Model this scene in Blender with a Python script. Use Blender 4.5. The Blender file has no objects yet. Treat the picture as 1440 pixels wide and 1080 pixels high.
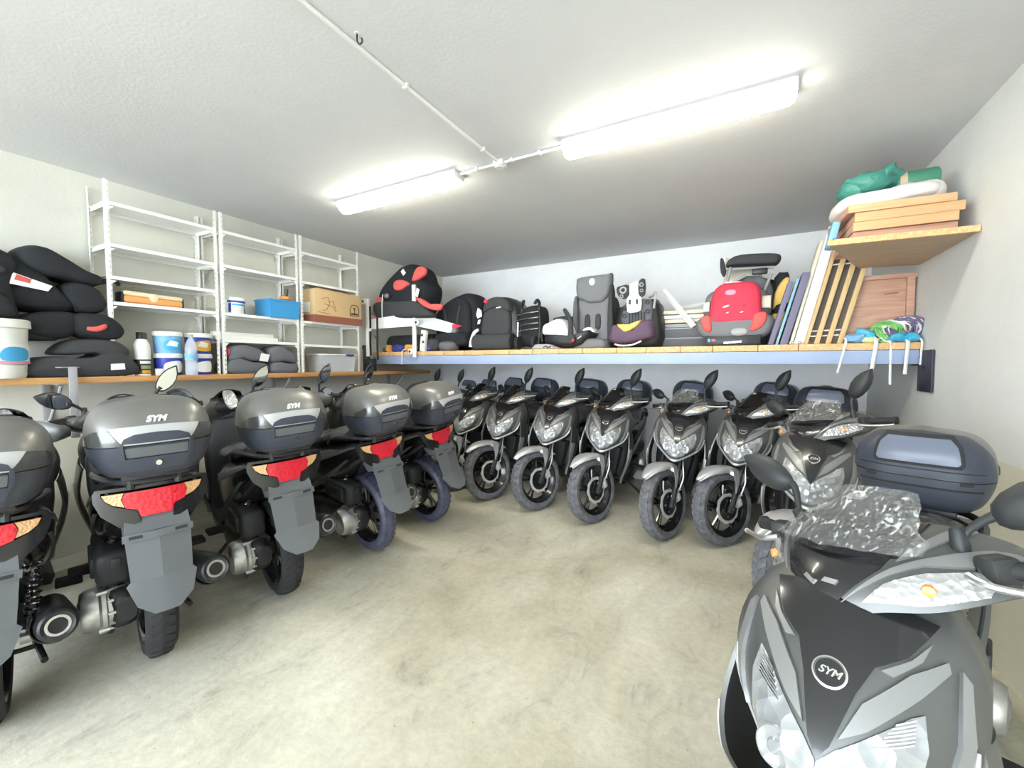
import bpy, bmesh, math, random
from mathutils import Vector, Matrix, Euler, noise
V = Vector
R = math.radians
PI = math.pi
random.seed(7)
SC = bpy.context.scene
COL = SC.collection

# ------------------------------------------------------------------ materials
MATS = {}
def _new(name):
    m = bpy.data.materials.new(name); m.use_nodes = True
    nt = m.node_tree
    return m, nt, nt.nodes['Principled BSDF']
def mat(name, col, rough=.5, metal=0., coat=0., spec=.5, bump=None, vary=None, emit=None, trans=0., ior=1.45):
    """plain principled material; bump=(kind, scale, strength), vary=(scale, amount)"""
    m, nt, b = _new(name)
    c = (*col, 1.)
    b.inputs['Base Color'].default_value = c
    b.inputs['Roughness'].default_value = rough
    b.inputs['Metallic'].default_value = metal
    b.inputs['Coat Weight'].default_value = coat
    b.inputs['Coat Roughness'].default_value = .08
    b.inputs['Specular IOR Level'].default_value = spec
    b.inputs['Transmission Weight'].default_value = trans
    b.inputs['IOR'].default_value = ior
    if emit:
        b.inputs['Emission Color'].default_value = (*emit[0], 1.)
        b.inputs['Emission Strength'].default_value = emit[1]
    if bump or vary:
        tc = nt.nodes.new('ShaderNodeTexCoord')
    if bump:
        kind, sc, st = bump
        if kind == 'noise':
            t = nt.nodes.new('ShaderNodeTexNoise'); t.inputs['Scale'].default_value = sc; t.inputs['Detail'].default_value = 4; o = t.outputs['Fac']
        elif kind == 'voronoi':
            t = nt.nodes.new('ShaderNodeTexVoronoi'); t.inputs['Scale'].default_value = sc; o = t.outputs['Distance']
        nt.links.new(tc.outputs['Object'], t.inputs['Vector'])
        bp = nt.nodes.new('ShaderNodeBump'); bp.inputs['Strength'].default_value = st; bp.inputs['Distance'].default_value = .01
        nt.links.new(o, bp.inputs['Height']); nt.links.new(bp.outputs['Normal'], b.inputs['Normal'])
    if vary:
        t = nt.nodes.new('ShaderNodeTexNoise'); t.inputs['Scale'].default_value = vary[0]; t.inputs['Detail'].default_value = 5
        nt.links.new(tc.outputs['Object'], t.inputs['Vector'])
        r = nt.nodes.new('ShaderNodeMapRange'); r.inputs['From Min'].default_value = .3; r.inputs['From Max'].default_value = .7
        r.inputs['To Min'].default_value = 1 - vary[1]; r.inputs['To Max'].default_value = 1 + vary[1]
        nt.links.new(t.outputs['Fac'], r.inputs['Value'])
        mx = nt.nodes.new('ShaderNodeMix'); mx.data_type = 'RGBA'; mx.blend_type = 'MULTIPLY'; mx.inputs[0].default_value = 1
        mx.inputs[6].default_value = c
        nt.links.new(r.outputs['Result'], mx.inputs[7]); nt.links.new(mx.outputs[2], b.inputs['Base Color'])
    MATS[name] = m
    return m
def mat_film(name, milk=.16, rough=.12, scale=28., tint=(.95, .97, .96)):
    """clear crinkled plastic wrapping: see-through, glossy, a little milky"""
    m, nt, b = _new(name)
    nt.nodes.remove(b)
    out = nt.nodes['Material Output']
    tc = nt.nodes.new('ShaderNodeTexCoord')
    n = nt.nodes.new('ShaderNodeTexNoise'); n.inputs['Scale'].default_value = scale; n.inputs['Detail'].default_value = 6; n.inputs['Distortion'].default_value = 1.2
    mp = nt.nodes.new('ShaderNodeMapping'); mp.inputs['Scale'].default_value = (1., 2.2, 1.3)
    nt.links.new(tc.outputs['Object'], mp.inputs[0]); nt.links.new(mp.outputs[0], n.inputs['Vector'])
    bp = nt.nodes.new('ShaderNodeBump'); bp.inputs['Strength'].default_value = 1.; bp.inputs['Distance'].default_value = .02
    nt.links.new(n.outputs['Fac'], bp.inputs['Height'])
    tr = nt.nodes.new('ShaderNodeBsdfTransparent'); tr.inputs[0].default_value = (*tint, 1)
    gl = nt.nodes.new('ShaderNodeBsdfGlossy'); gl.inputs['Roughness'].default_value = rough; gl.inputs['Color'].default_value = (1, 1, 1, 1)
    df = nt.nodes.new('ShaderNodeBsdfDiffuse'); df.inputs[0].default_value = (.9, .9, .88, 1)
    nt.links.new(bp.outputs['Normal'], gl.inputs['Normal'])
    m1 = nt.nodes.new('ShaderNodeMixShader'); m1.inputs[0].default_value = milk
    rr = nt.nodes.new('ShaderNodeMapRange'); rr.inputs['From Min'].default_value = .56; rr.inputs['From Max'].default_value = .72
    rr.inputs['To Min'].default_value = milk * .4; rr.inputs['To Max'].default_value = min(1, milk * 3.5)
    nt.links.new(n.outputs['Fac'], rr.inputs['Value']); nt.links.new(rr.outputs['Result'], m1.inputs[0])
    nt.links.new(tr.outputs[0], m1.inputs[1]); nt.links.new(df.outputs[0], m1.inputs[2])
    fr = nt.nodes.new('ShaderNodeLayerWeight'); fr.inputs['Blend'].default_value = .22
    nt.links.new(bp.outputs['Normal'], fr.inputs['Normal'])
    m2 = nt.nodes.new('ShaderNodeMixShader')
    nt.links.new(fr.outputs['Fresnel'], m2.inputs[0]); nt.links.new(m1.outputs[0], m2.inputs[1]); nt.links.new(gl.outputs[0], m2.inputs[2])
    nt.links.new(m2.outputs[0], out.inputs['Surface'])
    MATS[name] = m
    return m
def mat_wood(name, c1, c2, scale=6., axis=0, rough=.6, stretch=12.):
    m, nt, b = _new(name)
    tc = nt.nodes.new('ShaderNodeTexCoord')
    mp = nt.nodes.new('ShaderNodeMapping')
    s = [stretch] * 3; s[axis] = 1.
    mp.inputs['Scale'].default_value = s
    n = nt.nodes.new('ShaderNodeTexNoise'); n.inputs['Scale'].default_value = scale; n.inputs['Detail'].default_value = 6; n.inputs['Distortion'].default_value = .6
    cr = nt.nodes.new('ShaderNodeValToRGB')
    cr.color_ramp.elements[0].position = .3; cr.color_ramp.elements[0].color = (*c1, 1)
    cr.color_ramp.elements[1].position = .7; cr.color_ramp.elements[1].color = (*c2, 1)
    nt.links.new(tc.outputs['Object'], mp.inputs[0]); nt.links.new(mp.outputs[0], n.inputs['Vector'])
    nt.links.new(n.outputs['Fac'], cr.inputs[0]); nt.links.new(cr.outputs[0], b.inputs['Base Color'])
    b.inputs['Roughness'].default_value = rough
    MATS[name] = m
    return m

# ------------------------------------------------------------------ mesh kit
class MB:
    """collects shapes; build() links them as ONE mesh object"""
    def __init__(s): s.v = []; s.f = []
    def add(s, vs, fs, M=None):
        o = len(s.v)
        s.v += [(M @ V(p)) if M else V(p) for p in vs]
        s.f += [tuple(i + o for i in f) for f in fs]
        return s
    def box(s, c, d, rot=None, bev=0., seg=2):
        bm = bmesh.new(); bmesh.ops.create_cube(bm, size=1)
        for v in bm.verts: v.co = V((v.co.x * d[0], v.co.y * d[1], v.co.z * d[2]))
        if bev: bmesh.ops.bevel(bm, geom=bm.edges[:], offset=min(bev, min(d) * .49), segments=seg, affect='EDGES', profile=.5)
        M = Matrix.Translation(V(c))
        if rot is not None: M = M @ (Euler(rot).to_matrix().to_4x4() if not isinstance(rot, Matrix) else rot.to_4x4())
        bm.verts.index_update()
        s.add([v.co.copy() for v in bm.verts], [[v.index for v in f.verts] for f in bm.faces], M); bm.free()
        return s
    def hull(s, pts):
        bm = bmesh.new()
        for p in pts: bm.verts.new(p)
        r = bmesh.ops.convex_hull(bm, input=bm.verts[:])
        bmesh.ops.delete(bm, geom=[g for g in r['geom_interior'] if isinstance(g, bmesh.types.BMVert)], context='VERTS')
        bm.verts.index_update()
        s.add([v.co.copy() for v in bm.verts], [[v.index for v in f.verts] for f in bm.faces]); bm.free()
        return s
    def loft(s, rings, caps=True, closed=True):
        n = len(rings[0]); vs = [V(p) for r in rings for p in r]; fs = []
        for i in range(len(rings) - 1):
            for j in range(n if closed else n - 1):
                k = (j + 1) % n
                fs.append((i * n + j, i * n + k, (i + 1) * n + k, (i + 1) * n + j))
        if caps and closed:
            fs.append(tuple(reversed(range(n)))); fs.append(tuple((len(rings) - 1) * n + j for j in range(n)))
        return s.add(vs, fs)
    def tube(s, pts, r, n=8, smooth=0):
        pts = [V(p) for p in pts]
        if smooth: pts, r = spline(pts, r, smooth)
        rr = r if isinstance(r, (list, tuple)) else [r] * len(pts)
        rings = []; up = None
        for i, p in enumerate(pts):
            t = (pts[min(i + 1, len(pts) - 1)] - pts[max(i - 1, 0)]).normalized()
            if up is None:
                up = V((0, 0, 1)) if abs(t.z) < .9 else V((1, 0, 0))
            a = (up - t * up.dot(t)).normalized(); b = t.cross(a); up = a
            rings.append([p + (a * math.cos(2 * PI * k / n) + b * math.sin(2 * PI * k / n)) * rr[i] for k in range(n)])
        return s.loft(rings)
    def lathe(s, prof, o=(0, 0, 0), axis='y', n=24, close=False):
        """prof: list of (radius, along axis)"""
        rings = []
        for k in range(n):
            a = 2 * PI * k / n; c, d = math.cos(a), math.sin(a)
            row = []
            for r, h in prof:
                p = {'y': (r * c, h, r * d), 'z': (r * c, r * d, h), 'x': (h, r * c, r * d)}[axis]
                row.append(V(p) + V(o))
            rings.append(row)
        m = len(prof); vs = [p for r in rings for p in r]; fs = []
        for k in range(n):
            q = (k + 1) % n
            for j in range(m if close else m - 1):
                l = (j + 1) % m
                fs.append((k * m + j, k * m + l, q * m + l, q * m + j))
        if not close:
            fs.append(tuple(k * m for k in range(n))); fs.append(tuple((n - 1 - k) * m + m - 1 for k in range(n)))
        return s.add(vs, fs)
    def prism(s, poly, plane, d0, d1):
        """poly in 2D; plane 'xz','yz','xy' ; d0..d1 along the missing axis"""
        def P(p, d):
            return {'xz': (p[0], d, p[1]), 'yz': (d, p[0], p[1]), 'xy': (p[0], p[1], d)}[plane]
        return s.loft([[P(p, d0) for p in poly], [P(p, d1) for p in poly]])
    def grid(s, fn, nu, nv, thick=0., wrap=False):
        vs = [V(fn(i / nu, j / nv)) for i in range(nu + 1) for j in range(nv + 1)]
        fs = [(i * (nv + 1) + j, (i + 1) * (nv + 1) + j, (i + 1) * (nv + 1) + j + 1, i * (nv + 1) + j + 1) for i in range(nu) for j in range(nv)]
        if thick:
            s._solid(vs, fs, thick)
        else: s.add(vs, fs)
        return s
    def _solid(s, vs, fs, thick, normals=None):
        nn = [V((0, 0, 0)) for _ in vs]
        for f in fs:
            n = (vs[f[1]] - vs[f[0]]).cross(vs[f[2]] - vs[f[0]])
            for i in f: nn[i] += n
        nn = [n.normalized() if n.length > 1e-12 else V((0, 0, 1)) for n in nn]
        N = len(vs); cnt = {}
        for f in fs:
            for a, b in zip(f, f[1:] + f[:1]):
                cnt.setdefault(frozenset((a, b)), []).append((a, b))
        out = list(fs) + [tuple(N + i for i in reversed(f)) for f in fs]
        for k, l in cnt.items():
            if len(l) == 1:
                a, b = l[0]; out.append((b, a, N + a, N + b))
        s.add(list(vs) + [v - n * thick for v, n in zip(vs, nn)], out)
    def patch(s, surf, poly, step=.1, thick=.006, off=.004, mirror=False):
        """a panel: polygon poly in (u,v), gridded, laid on surf(u,v), raised by off, thick deep"""
        for mir in ((False, True) if mirror else (False,)):
            bm = bmesh.new()
            f = bm.faces.new([bm.verts.new((p[0], p[1], 0)) for p in poly])
            st = step if isinstance(step, tuple) else (step, step)
            for ax in (0, 1):
                lo = min(p[ax] for p in poly); hi = max(p[ax] for p in poly)
                k = math.ceil(lo / st[ax])
                while k * st[ax] < hi:
                    co = [0, 0, 0]; no = [0, 0, 0]; co[ax] = k * st[ax]; no[ax] = 1
                    bmesh.ops.bisect_plane(bm, geom=bm.verts[:] + bm.edges[:] + bm.faces[:], plane_co=co, plane_no=no, dist=1e-5)
                    k += 1
            bm.verts.index_update()
            e = 1e-3; vs = []; nn = []
            for v in bm.verts:
                u, w = v.co.x, v.co.y
                p = V(surf(u, w)); n = (V(surf(u + e, w)) - V(surf(u - e, w))).cross(V(surf(u, w + e)) - V(surf(u, w - e)))
                n = n.normalized() if n.length > 1e-14 else V((1, 0, 0))
                vs.append(p); nn.append(n)
            fs = [tuple(v.index for v in f.verts) for f in bm.faces]
            bm.free()
            cnt = {}
            ff = fs
            N = len(vs)
            for f in ff:
                for a, b in zip(f, f[1:] + f[:1]): cnt.setdefault(frozenset((a, b)), []).append((a, b))
            out = list(ff) + [tuple(N + i for i in reversed(f)) for f in ff]
            for l in cnt.values():
                if len(l) == 1:
                    a, b = l[0]; out.append((b, a, N + a, N + b))
            top = [p + n * off for p, n in zip(vs, nn)]; bot = [p + n * (off - thick) for p, n in zip(vs, nn)]
            allv = top + bot
            if mir:
                allv = [V((p.x, -p.y, p.z)) for p in allv]; out = [tuple(reversed(f)) for f in out]
            s.add(allv, out)
        return s
    def move(s, M):
        s.v = [M @ p for p in s.v]; return s
    def wob(s, amp, sc, seed=0):
        s.v = [p + noise.noise_vector(p * sc + V((seed, seed * 1.7, 0))) * amp for p in s.v]; return s
    def build(s, name, m, parent=None, sub=0, ang=35, weld=True):
        me = bpy.data.meshes.new(name)
        me.from_pydata([tuple(p) for p in s.v], [], s.f)
        bm = bmesh.new(); bm.from_mesh(me)
        if weld: bmesh.ops.remove_doubles(bm, verts=bm.verts[:], dist=1e-5)
        bmesh.ops.recalc_face_normals(bm, faces=bm.faces[:])
        bm.to_mesh(me); bm.free()
        me.materials.append(MATS[m] if isinstance(m, str) else m)
        o = bpy.data.objects.new(name, me); COL.objects.link(o)
        if parent: o.parent = parent
        if sub:
            md = o.modifiers.new('s', 'SUBSURF'); md.levels = sub; md.render_levels = sub
            dg = bpy.context.evaluated_depsgraph_get()
            me2 = bpy.data.meshes.new_from_object(o.evaluated_get(dg)); o.modifiers.clear(); o.data = me2; me2.name = name
            me = me2
        me.shade_smooth(); me.set_sharp_from_angle(angle=R(ang))
        return o

def spline(pts, r, k):
    """Catmull-Rom through pts, k steps per span"""
    rr = r if isinstance(r, (list, tuple)) else [r] * len(pts)
    out, ro = [], []
    for i in range(len(pts) - 1):
        p0, p1, p2, p3 = pts[max(i - 1, 0)], pts[i], pts[i + 1], pts[min(i + 2, len(pts) - 1)]
        for q in range(k):
            t = q / k
            out.append(.5 * ((2 * p1) + (p2 - p0) * t + (2 * p0 - 5 * p1 + 4 * p2 - p3) * t * t + (3 * p1 - p0 - 3 * p2 + p3) * t ** 3))
            ro.append(rr[i] * (1 - t) + rr[i + 1] * t)
    out.append(pts[-1]); ro.append(rr[-1])
    return out, ro
def lerp_tab(tab, t):
    """tab: rows (t, a, b, ...) sorted by t; smooth interpolation"""
    if t <= tab[0][0]: return tab[0][1:]
    for a, b in zip(tab, tab[1:]):
        if t <= b[0]:
            k = (t - a[0]) / (b[0] - a[0])
            return tuple(x + (y - x) * k for x, y in zip(a[1:], b[1:]))
    return tab[-1][1:]
def smooth_tab(tab, n=60):
    """resample a table with Catmull-Rom so that lofts are smooth"""
    ts = [r[0] for r in tab]; out = []
    for i in range(n + 1):
        t = ts[0] + (ts[-1] - ts[0]) * i / n
        j = max(q for q in range(len(ts) - 1) if ts[q] <= t + 1e-9)
        k = (t - ts[j]) / (ts[j + 1] - ts[j])
        a, b, c, d = tab[max(j - 1, 0)], tab[j], tab[j + 1], tab[min(j + 2, len(tab) - 1)]
        row = [t]
        for q in range(1, len(a)):
            m1 = (c[q] - a[q]) / max(c[0] - a[0], 1e-6); m2 = (d[q] - b[q]) / max(d[0] - b[0], 1e-6); h = c[0] - b[0]
            row.append((2 * k ** 3 - 3 * k * k + 1) * b[q] + (k ** 3 - 2 * k * k + k) * m1 * h + (-2 * k ** 3 + 3 * k * k) * c[q] + (k ** 3 - k * k) * m2 * h)
        out.append(tuple(row))
    return out
def se_ring(fn, a, b, e, n=24, ph=0.):
    """superellipse ring, mapped by fn(p, q)"""
    out = []
    for k in range(n):
        t = 2 * PI * k / n + ph
        c, s = math.cos(t), math.sin(t)
        out.append(V(fn(a * math.copysign(abs(c) ** (2 / e), c), b * math.copysign(abs(s) ** (2 / e), s))))
    return out
def empty(name, loc=(0, 0, 0), rot=(0, 0, 0)):
    o = bpy.data.objects.new(name, None); COL.objects.link(o)
    o.location = loc; o.rotation_euler = rot; o.empty_display_size = .1
    return o
def tag(o, label, cat, group=None):
    o['label'] = label; o['category'] = cat
    if group: o['group'] = group
    return o
def struct(o): o['kind'] = 'structure'; return o
def text_mesh(txt, size, depth, M, shear=0., bold=0.):
    cu = bpy.data.curves.new('lettering', 'FONT'); cu.body = txt; cu.size = size; cu.extrude = depth
    cu.align_x = 'CENTER'; cu.align_y = 'CENTER'; cu.shear = shear; cu.offset = bold
    o = bpy.data.objects.new('lettering', cu); COL.objects.link(o)
    dg = bpy.context.evaluated_depsgraph_get(); dg.update()
    me = bpy.data.meshes.new_from_object(o.evaluated_get(dg))
    vs = [M @ v.co for v in me.vertices]; fs = [tuple(p.vertices) for p in me.polygons]
    bpy.data.objects.remove(o); bpy.data.curves.remove(cu); bpy.data.meshes.remove(me)
    b = MB(); b.add(vs, fs)
    return b
def children(o): return [c for c in bpy.data.objects if c.parent == o]

# ------------------------------------------------------------------ materials of the scooters
mat('matte_grey', (.125, .127, .122), .42, .55, coat=.15)
mat('accent_grey', (.25, .25, .247), .38, .4, coat=.15)
mat('disc_steel', (.62, .62, .62), .4, .35)
mat('box_pad_reflect', (.14, .155, .21), .25, 0)  # dark pad; its lighter bluish reflection is painted into the colour
mat('silver_paint', (.52, .52, .53), .33, .45, coat=.2)
mat('gloss_black', (.012, .012, .014), .22, 0, coat=.6)
mat('dark_plastic', (.028, .029, .031), .5, 0, bump=('noise', 700, .12))
mat('grey_plastic', (.105, .11, .115), .55, 0)
mat('rubber', (.022, .022, .024), .75, 0)
mat('rubber_dusty', (.125, .125, .135), .8, 0, vary=(30, .35))
mat('chrome', (.82, .82, .82), .12, 1.)
mat('alloy', (.55, .55, .54), .38, .9, vary=(25, .2))
mat('steel_dark', (.05, .05, .055), .4, .6)
mat('mirror_glass', (.85, .87, .88), .02, 1.)
mat('red_lens', (.62, .012, .03), .12, 0, coat=.8, bump=('voronoi', 60, .4))
mat('amber_lens', (.72, .42, .2), .14, .15, coat=.8, bump=('voronoi', 110, .4))
mat('clear_lens', (.5, .5, .5), .12, .55, coat=.8, bump=('voronoi', 75, .5))
mat('headlight', (.35, .36, .37), .22, .35, coat=.35, bump=('voronoi', 34, .8))
mat('smoked_lens', (.06, .06, .06), .1, .0, coat=.9, bump=('voronoi', 150, .1))
mat('box_black_reflect', (.045, .051, .070), .36, 0, bump=('noise', 900, .1))  # black plastic with a bluish reflection tinted into its colour
mat('box_grey', (.20, .195, .185), .38, .45, coat=.1)
mat('white_print', (.85, .85, .83), .4)
mat('seat_vinyl', (.018, .018, .02), .4, 0, bump=('noise', 400, .2))
mat('orange_bulb', (.9, .3, .06), .3, 0, coat=.5)
mat_film('film', .20, .10, 34.)
mat_film('seat_film', .10, .15, 16.)
mat('blue_film', (.075, .075, .12), .5, 0, coat=.15, vary=(20, .3))

STEER_P = V((.245, 0, 1.0)); STEER_A = V((-.454, 0, .891)).normalized()
AXR = V((-.67, 0, .283)); AXF = V((.67, 0, .283))

# ---- front apron surface: (u across -1..1, z) -> point
AP = smooth_tab([(.60, .575, .05, .50), (.635, .615, .10, .49), (.67, .628, .145, .475), (.72, .622, .18, .455), (.78, .592, .203, .43), (.84, .548, .208, .405), (.90, .492, .195, .375), (.945, .440, .17, .34), (.975, .395, .14, .31)], 80)
def apron(u, z):
    xc, hw, xs = lerp_tab(AP, z)
    a = abs(u)
    return V((xc - (xc - xs) * a ** 2.1, hw * u, z + .035 * a ** 2 * max(0, (.80 - z) / .2)))
def apron_w(y, z):                      # same, by metres across
    xc, hw, xs = lerp_tab(AP, z)
    return apron(max(-1, min(1, y / hw)), z)

# ---- handlebar cowl surface: u along the bar -1..1, v from the lower lip over the front to the top
CW = smooth_tab([(0, .425, .925, 1.075, .20), (.2, .41, .932, 1.085, .21), (.45, .375, .952, 1.09, .215), (.7, .325, .962, 1.072, .20), (.88, .275, .980, 1.052, .16), (1, .225, .996, 1.034, .08)], 50)
def cowl_sec(u):
    a = abs(u)
    xf, zb, zt, dp = lerp_tab(CW, min(a, 1))
    h = zt - zb
    return xf, zb, zt, dp, h
def cowl(u, v):
    xf, zb, zt, dp, h = cowl_sec(u)
    k = max(0., min(1., v))
    # quadratic curve from lip to top back
    p0 = V((xf, 0, zb)); p1 = V((xf - .015, 0, zb + h * .75)); p2 = V((xf - dp, 0, zt))
    p = p0 * (1 - k) ** 2 + p1 * 2 * k * (1 - k) + p2 * k * k
    p.y = u * .252
    return p

# ---- top box: rings by height
BX = smooth_tab([(.905, .150, .150, -.915), (.93, .175, .175, -.915), (.98, .197, .195, -.92), (1.035, .208, .205, -.925), (1.085, .205, .202, -.925), (1.13, .193, .190, -.92), (1.165, .170, .166, -.915), (1.19, .135, .125, -.91), (1.203, .07, .07, -.91), (1.206, .02, .02, -.91)], 60)
def boxs(t, z):
    """t: angle in turns/1, 0 = rear; counter-clockwise seen from above"""
    hy, hx, cx = lerp_tab(BX, z)
    e = 2 / 3.2
    a = t * 2 * PI + PI
    c, s = math.cos(a), math.sin(a)
    return V((cx + hx * math.copysign(abs(c) ** e, c), hy * math.copysign(abs(s) ** e, s), z))

STEERED = ('front_wheel', 'front_fork', 'front_fender', 'brake_caliper', 'brake_hose', 'handlebar_cowl', 'fly_screen', 'instrument_panel', 'grip', 'brake_lever', 'mirror', 'plastic_wrap', 'switch_box')

def wheel(root, name, ax, w, disc_side):
    rim = MB()
    rim.lathe([(.205, -w * .42), (.213, -w * .46), (.213, -w * .40), (.193, -w * .30), (.180, -w * .12), (.180, w * .12), (.193, w * .30), (.213, w * .40), (.213, w * .46), (.205, w * .42), (.19, w * .25), (.172, w * .1), (.172, -w * .1), (.19, -w * .25)], ax, 'y', 48, close=True)
    for k in range(5):
        for d in (-.16, .16):
            a = 2 * PI * k / 5 + .3
            p = V((math.cos(a + d * .55), 0, math.sin(a + d * .55))) * .055; q = V((math.cos(a + d), 0, math.sin(a + d))) * .185
            rim.tube([ax + p, ax + (p + q) / 2, ax + q], [.014, .011, .0125], 6)
    o = rim.build(name, 'gloss_black', root)
    t = MB()
    r0, r1, hw = .205, .283, w * .5
    prof = [(r0, -hw * .82), (r0 + .02, -hw * .98), (r0 + .045, -hw), (r1 - .022, -hw * .86), (r1 - .008, -hw * .6), (r1 - .001, -hw * .3), (r1, 0), (r1 - .001, hw * .3), (r1 - .008, hw * .6), (r1 - .022, hw * .86), (r0 + .045, hw), (r0 + .02, hw * .98), (r0, hw * .82), (r0 + .012, hw * .5), (r0 + .012, -hw * .5)]
    t.lathe(prof, ax, 'y', 56, close=True)
    # raised tread blocks, slanted to both sides of a centre groove
    def rad(y):
        q = abs(y) / hw
        return r1 - .0005 - .0075 * max(0, q - .25) ** 1.5 / .75 ** 1.5 * 2.2
    for k in range(36):
        a0 = 2 * PI * k / 36
        for sd in (-1, 1):
            vs = []
            for lift in (-.004, .0028):
                for (yy, da) in ((.07, 0), (.38, .05), (.72, .09), (.72, .09 + .11), (.38, .05 + .125), (.07, .125)):
                    y = sd * yy * hw; a = a0 + da + (PI / 36 if sd > 0 else 0); r = rad(y) + lift
                    vs.append(ax + V((r * math.cos(a), y, r * math.sin(a))))
            fs = [(0, 1, 2, 3, 4, 5), (11, 10, 9, 8, 7, 6)] + [(i, (i + 1) % 6, 6 + (i + 1) % 6, 6 + i) for i in range(6)]
            t.add(vs, fs)
    t.build('tyre', 'rubber_dusty' if disc_side else 'rubber', o)
    h = MB(); h.lathe([(.0, -.055), (.03, -.055), (.034, -.03), (.062, -.026), (.066, 0), (.062, .026), (.034, .03), (.03, .055), (0, .055)], ax, 'y', 24)
    h.build('hub', 'steel_dark', o)
    if disc_side:
        d = MB(); n = 40; y0 = disc_side * .045
        ring = []
        for k in range(n):
            a = 2 * PI * k / n; ro = .113 + .004 * math.cos(a * 10)
            c, s_ = math.cos(a), math.sin(a)
            ring.append([ax + V((r * c, y, r * s_)) for r, y in ((.088, y0), (ro, y0), (ro, y0 + .005 * disc_side), (.088, y0 + .005 * disc_side))])
        ring.append(ring[0]); d.loft(ring, caps=False)
        d.build('brake_disc', 'disc_steel', o)
        c = MB(); c.lathe([(.0, disc_side * .05), (.09, disc_side * .05), (.089, disc_side * .054), (.03, disc_side * .058), (0, disc_side * .058)], ax, 'y', 30)
        c.build('disc_carrier', 'gloss_black', o)
        b = MB()
        for k in range(5):
            a = 2 * PI * k / 5
            b.lathe([(0, disc_side * .052), (.006, disc_side * .052), (.005, disc_side * .06), (0, disc_side * .06)], ax + V((.06 * math.cos(a), 0, .06 * math.sin(a))), 'y', 8)
        b.build('bolt', 'chrome', o)
    return o

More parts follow.
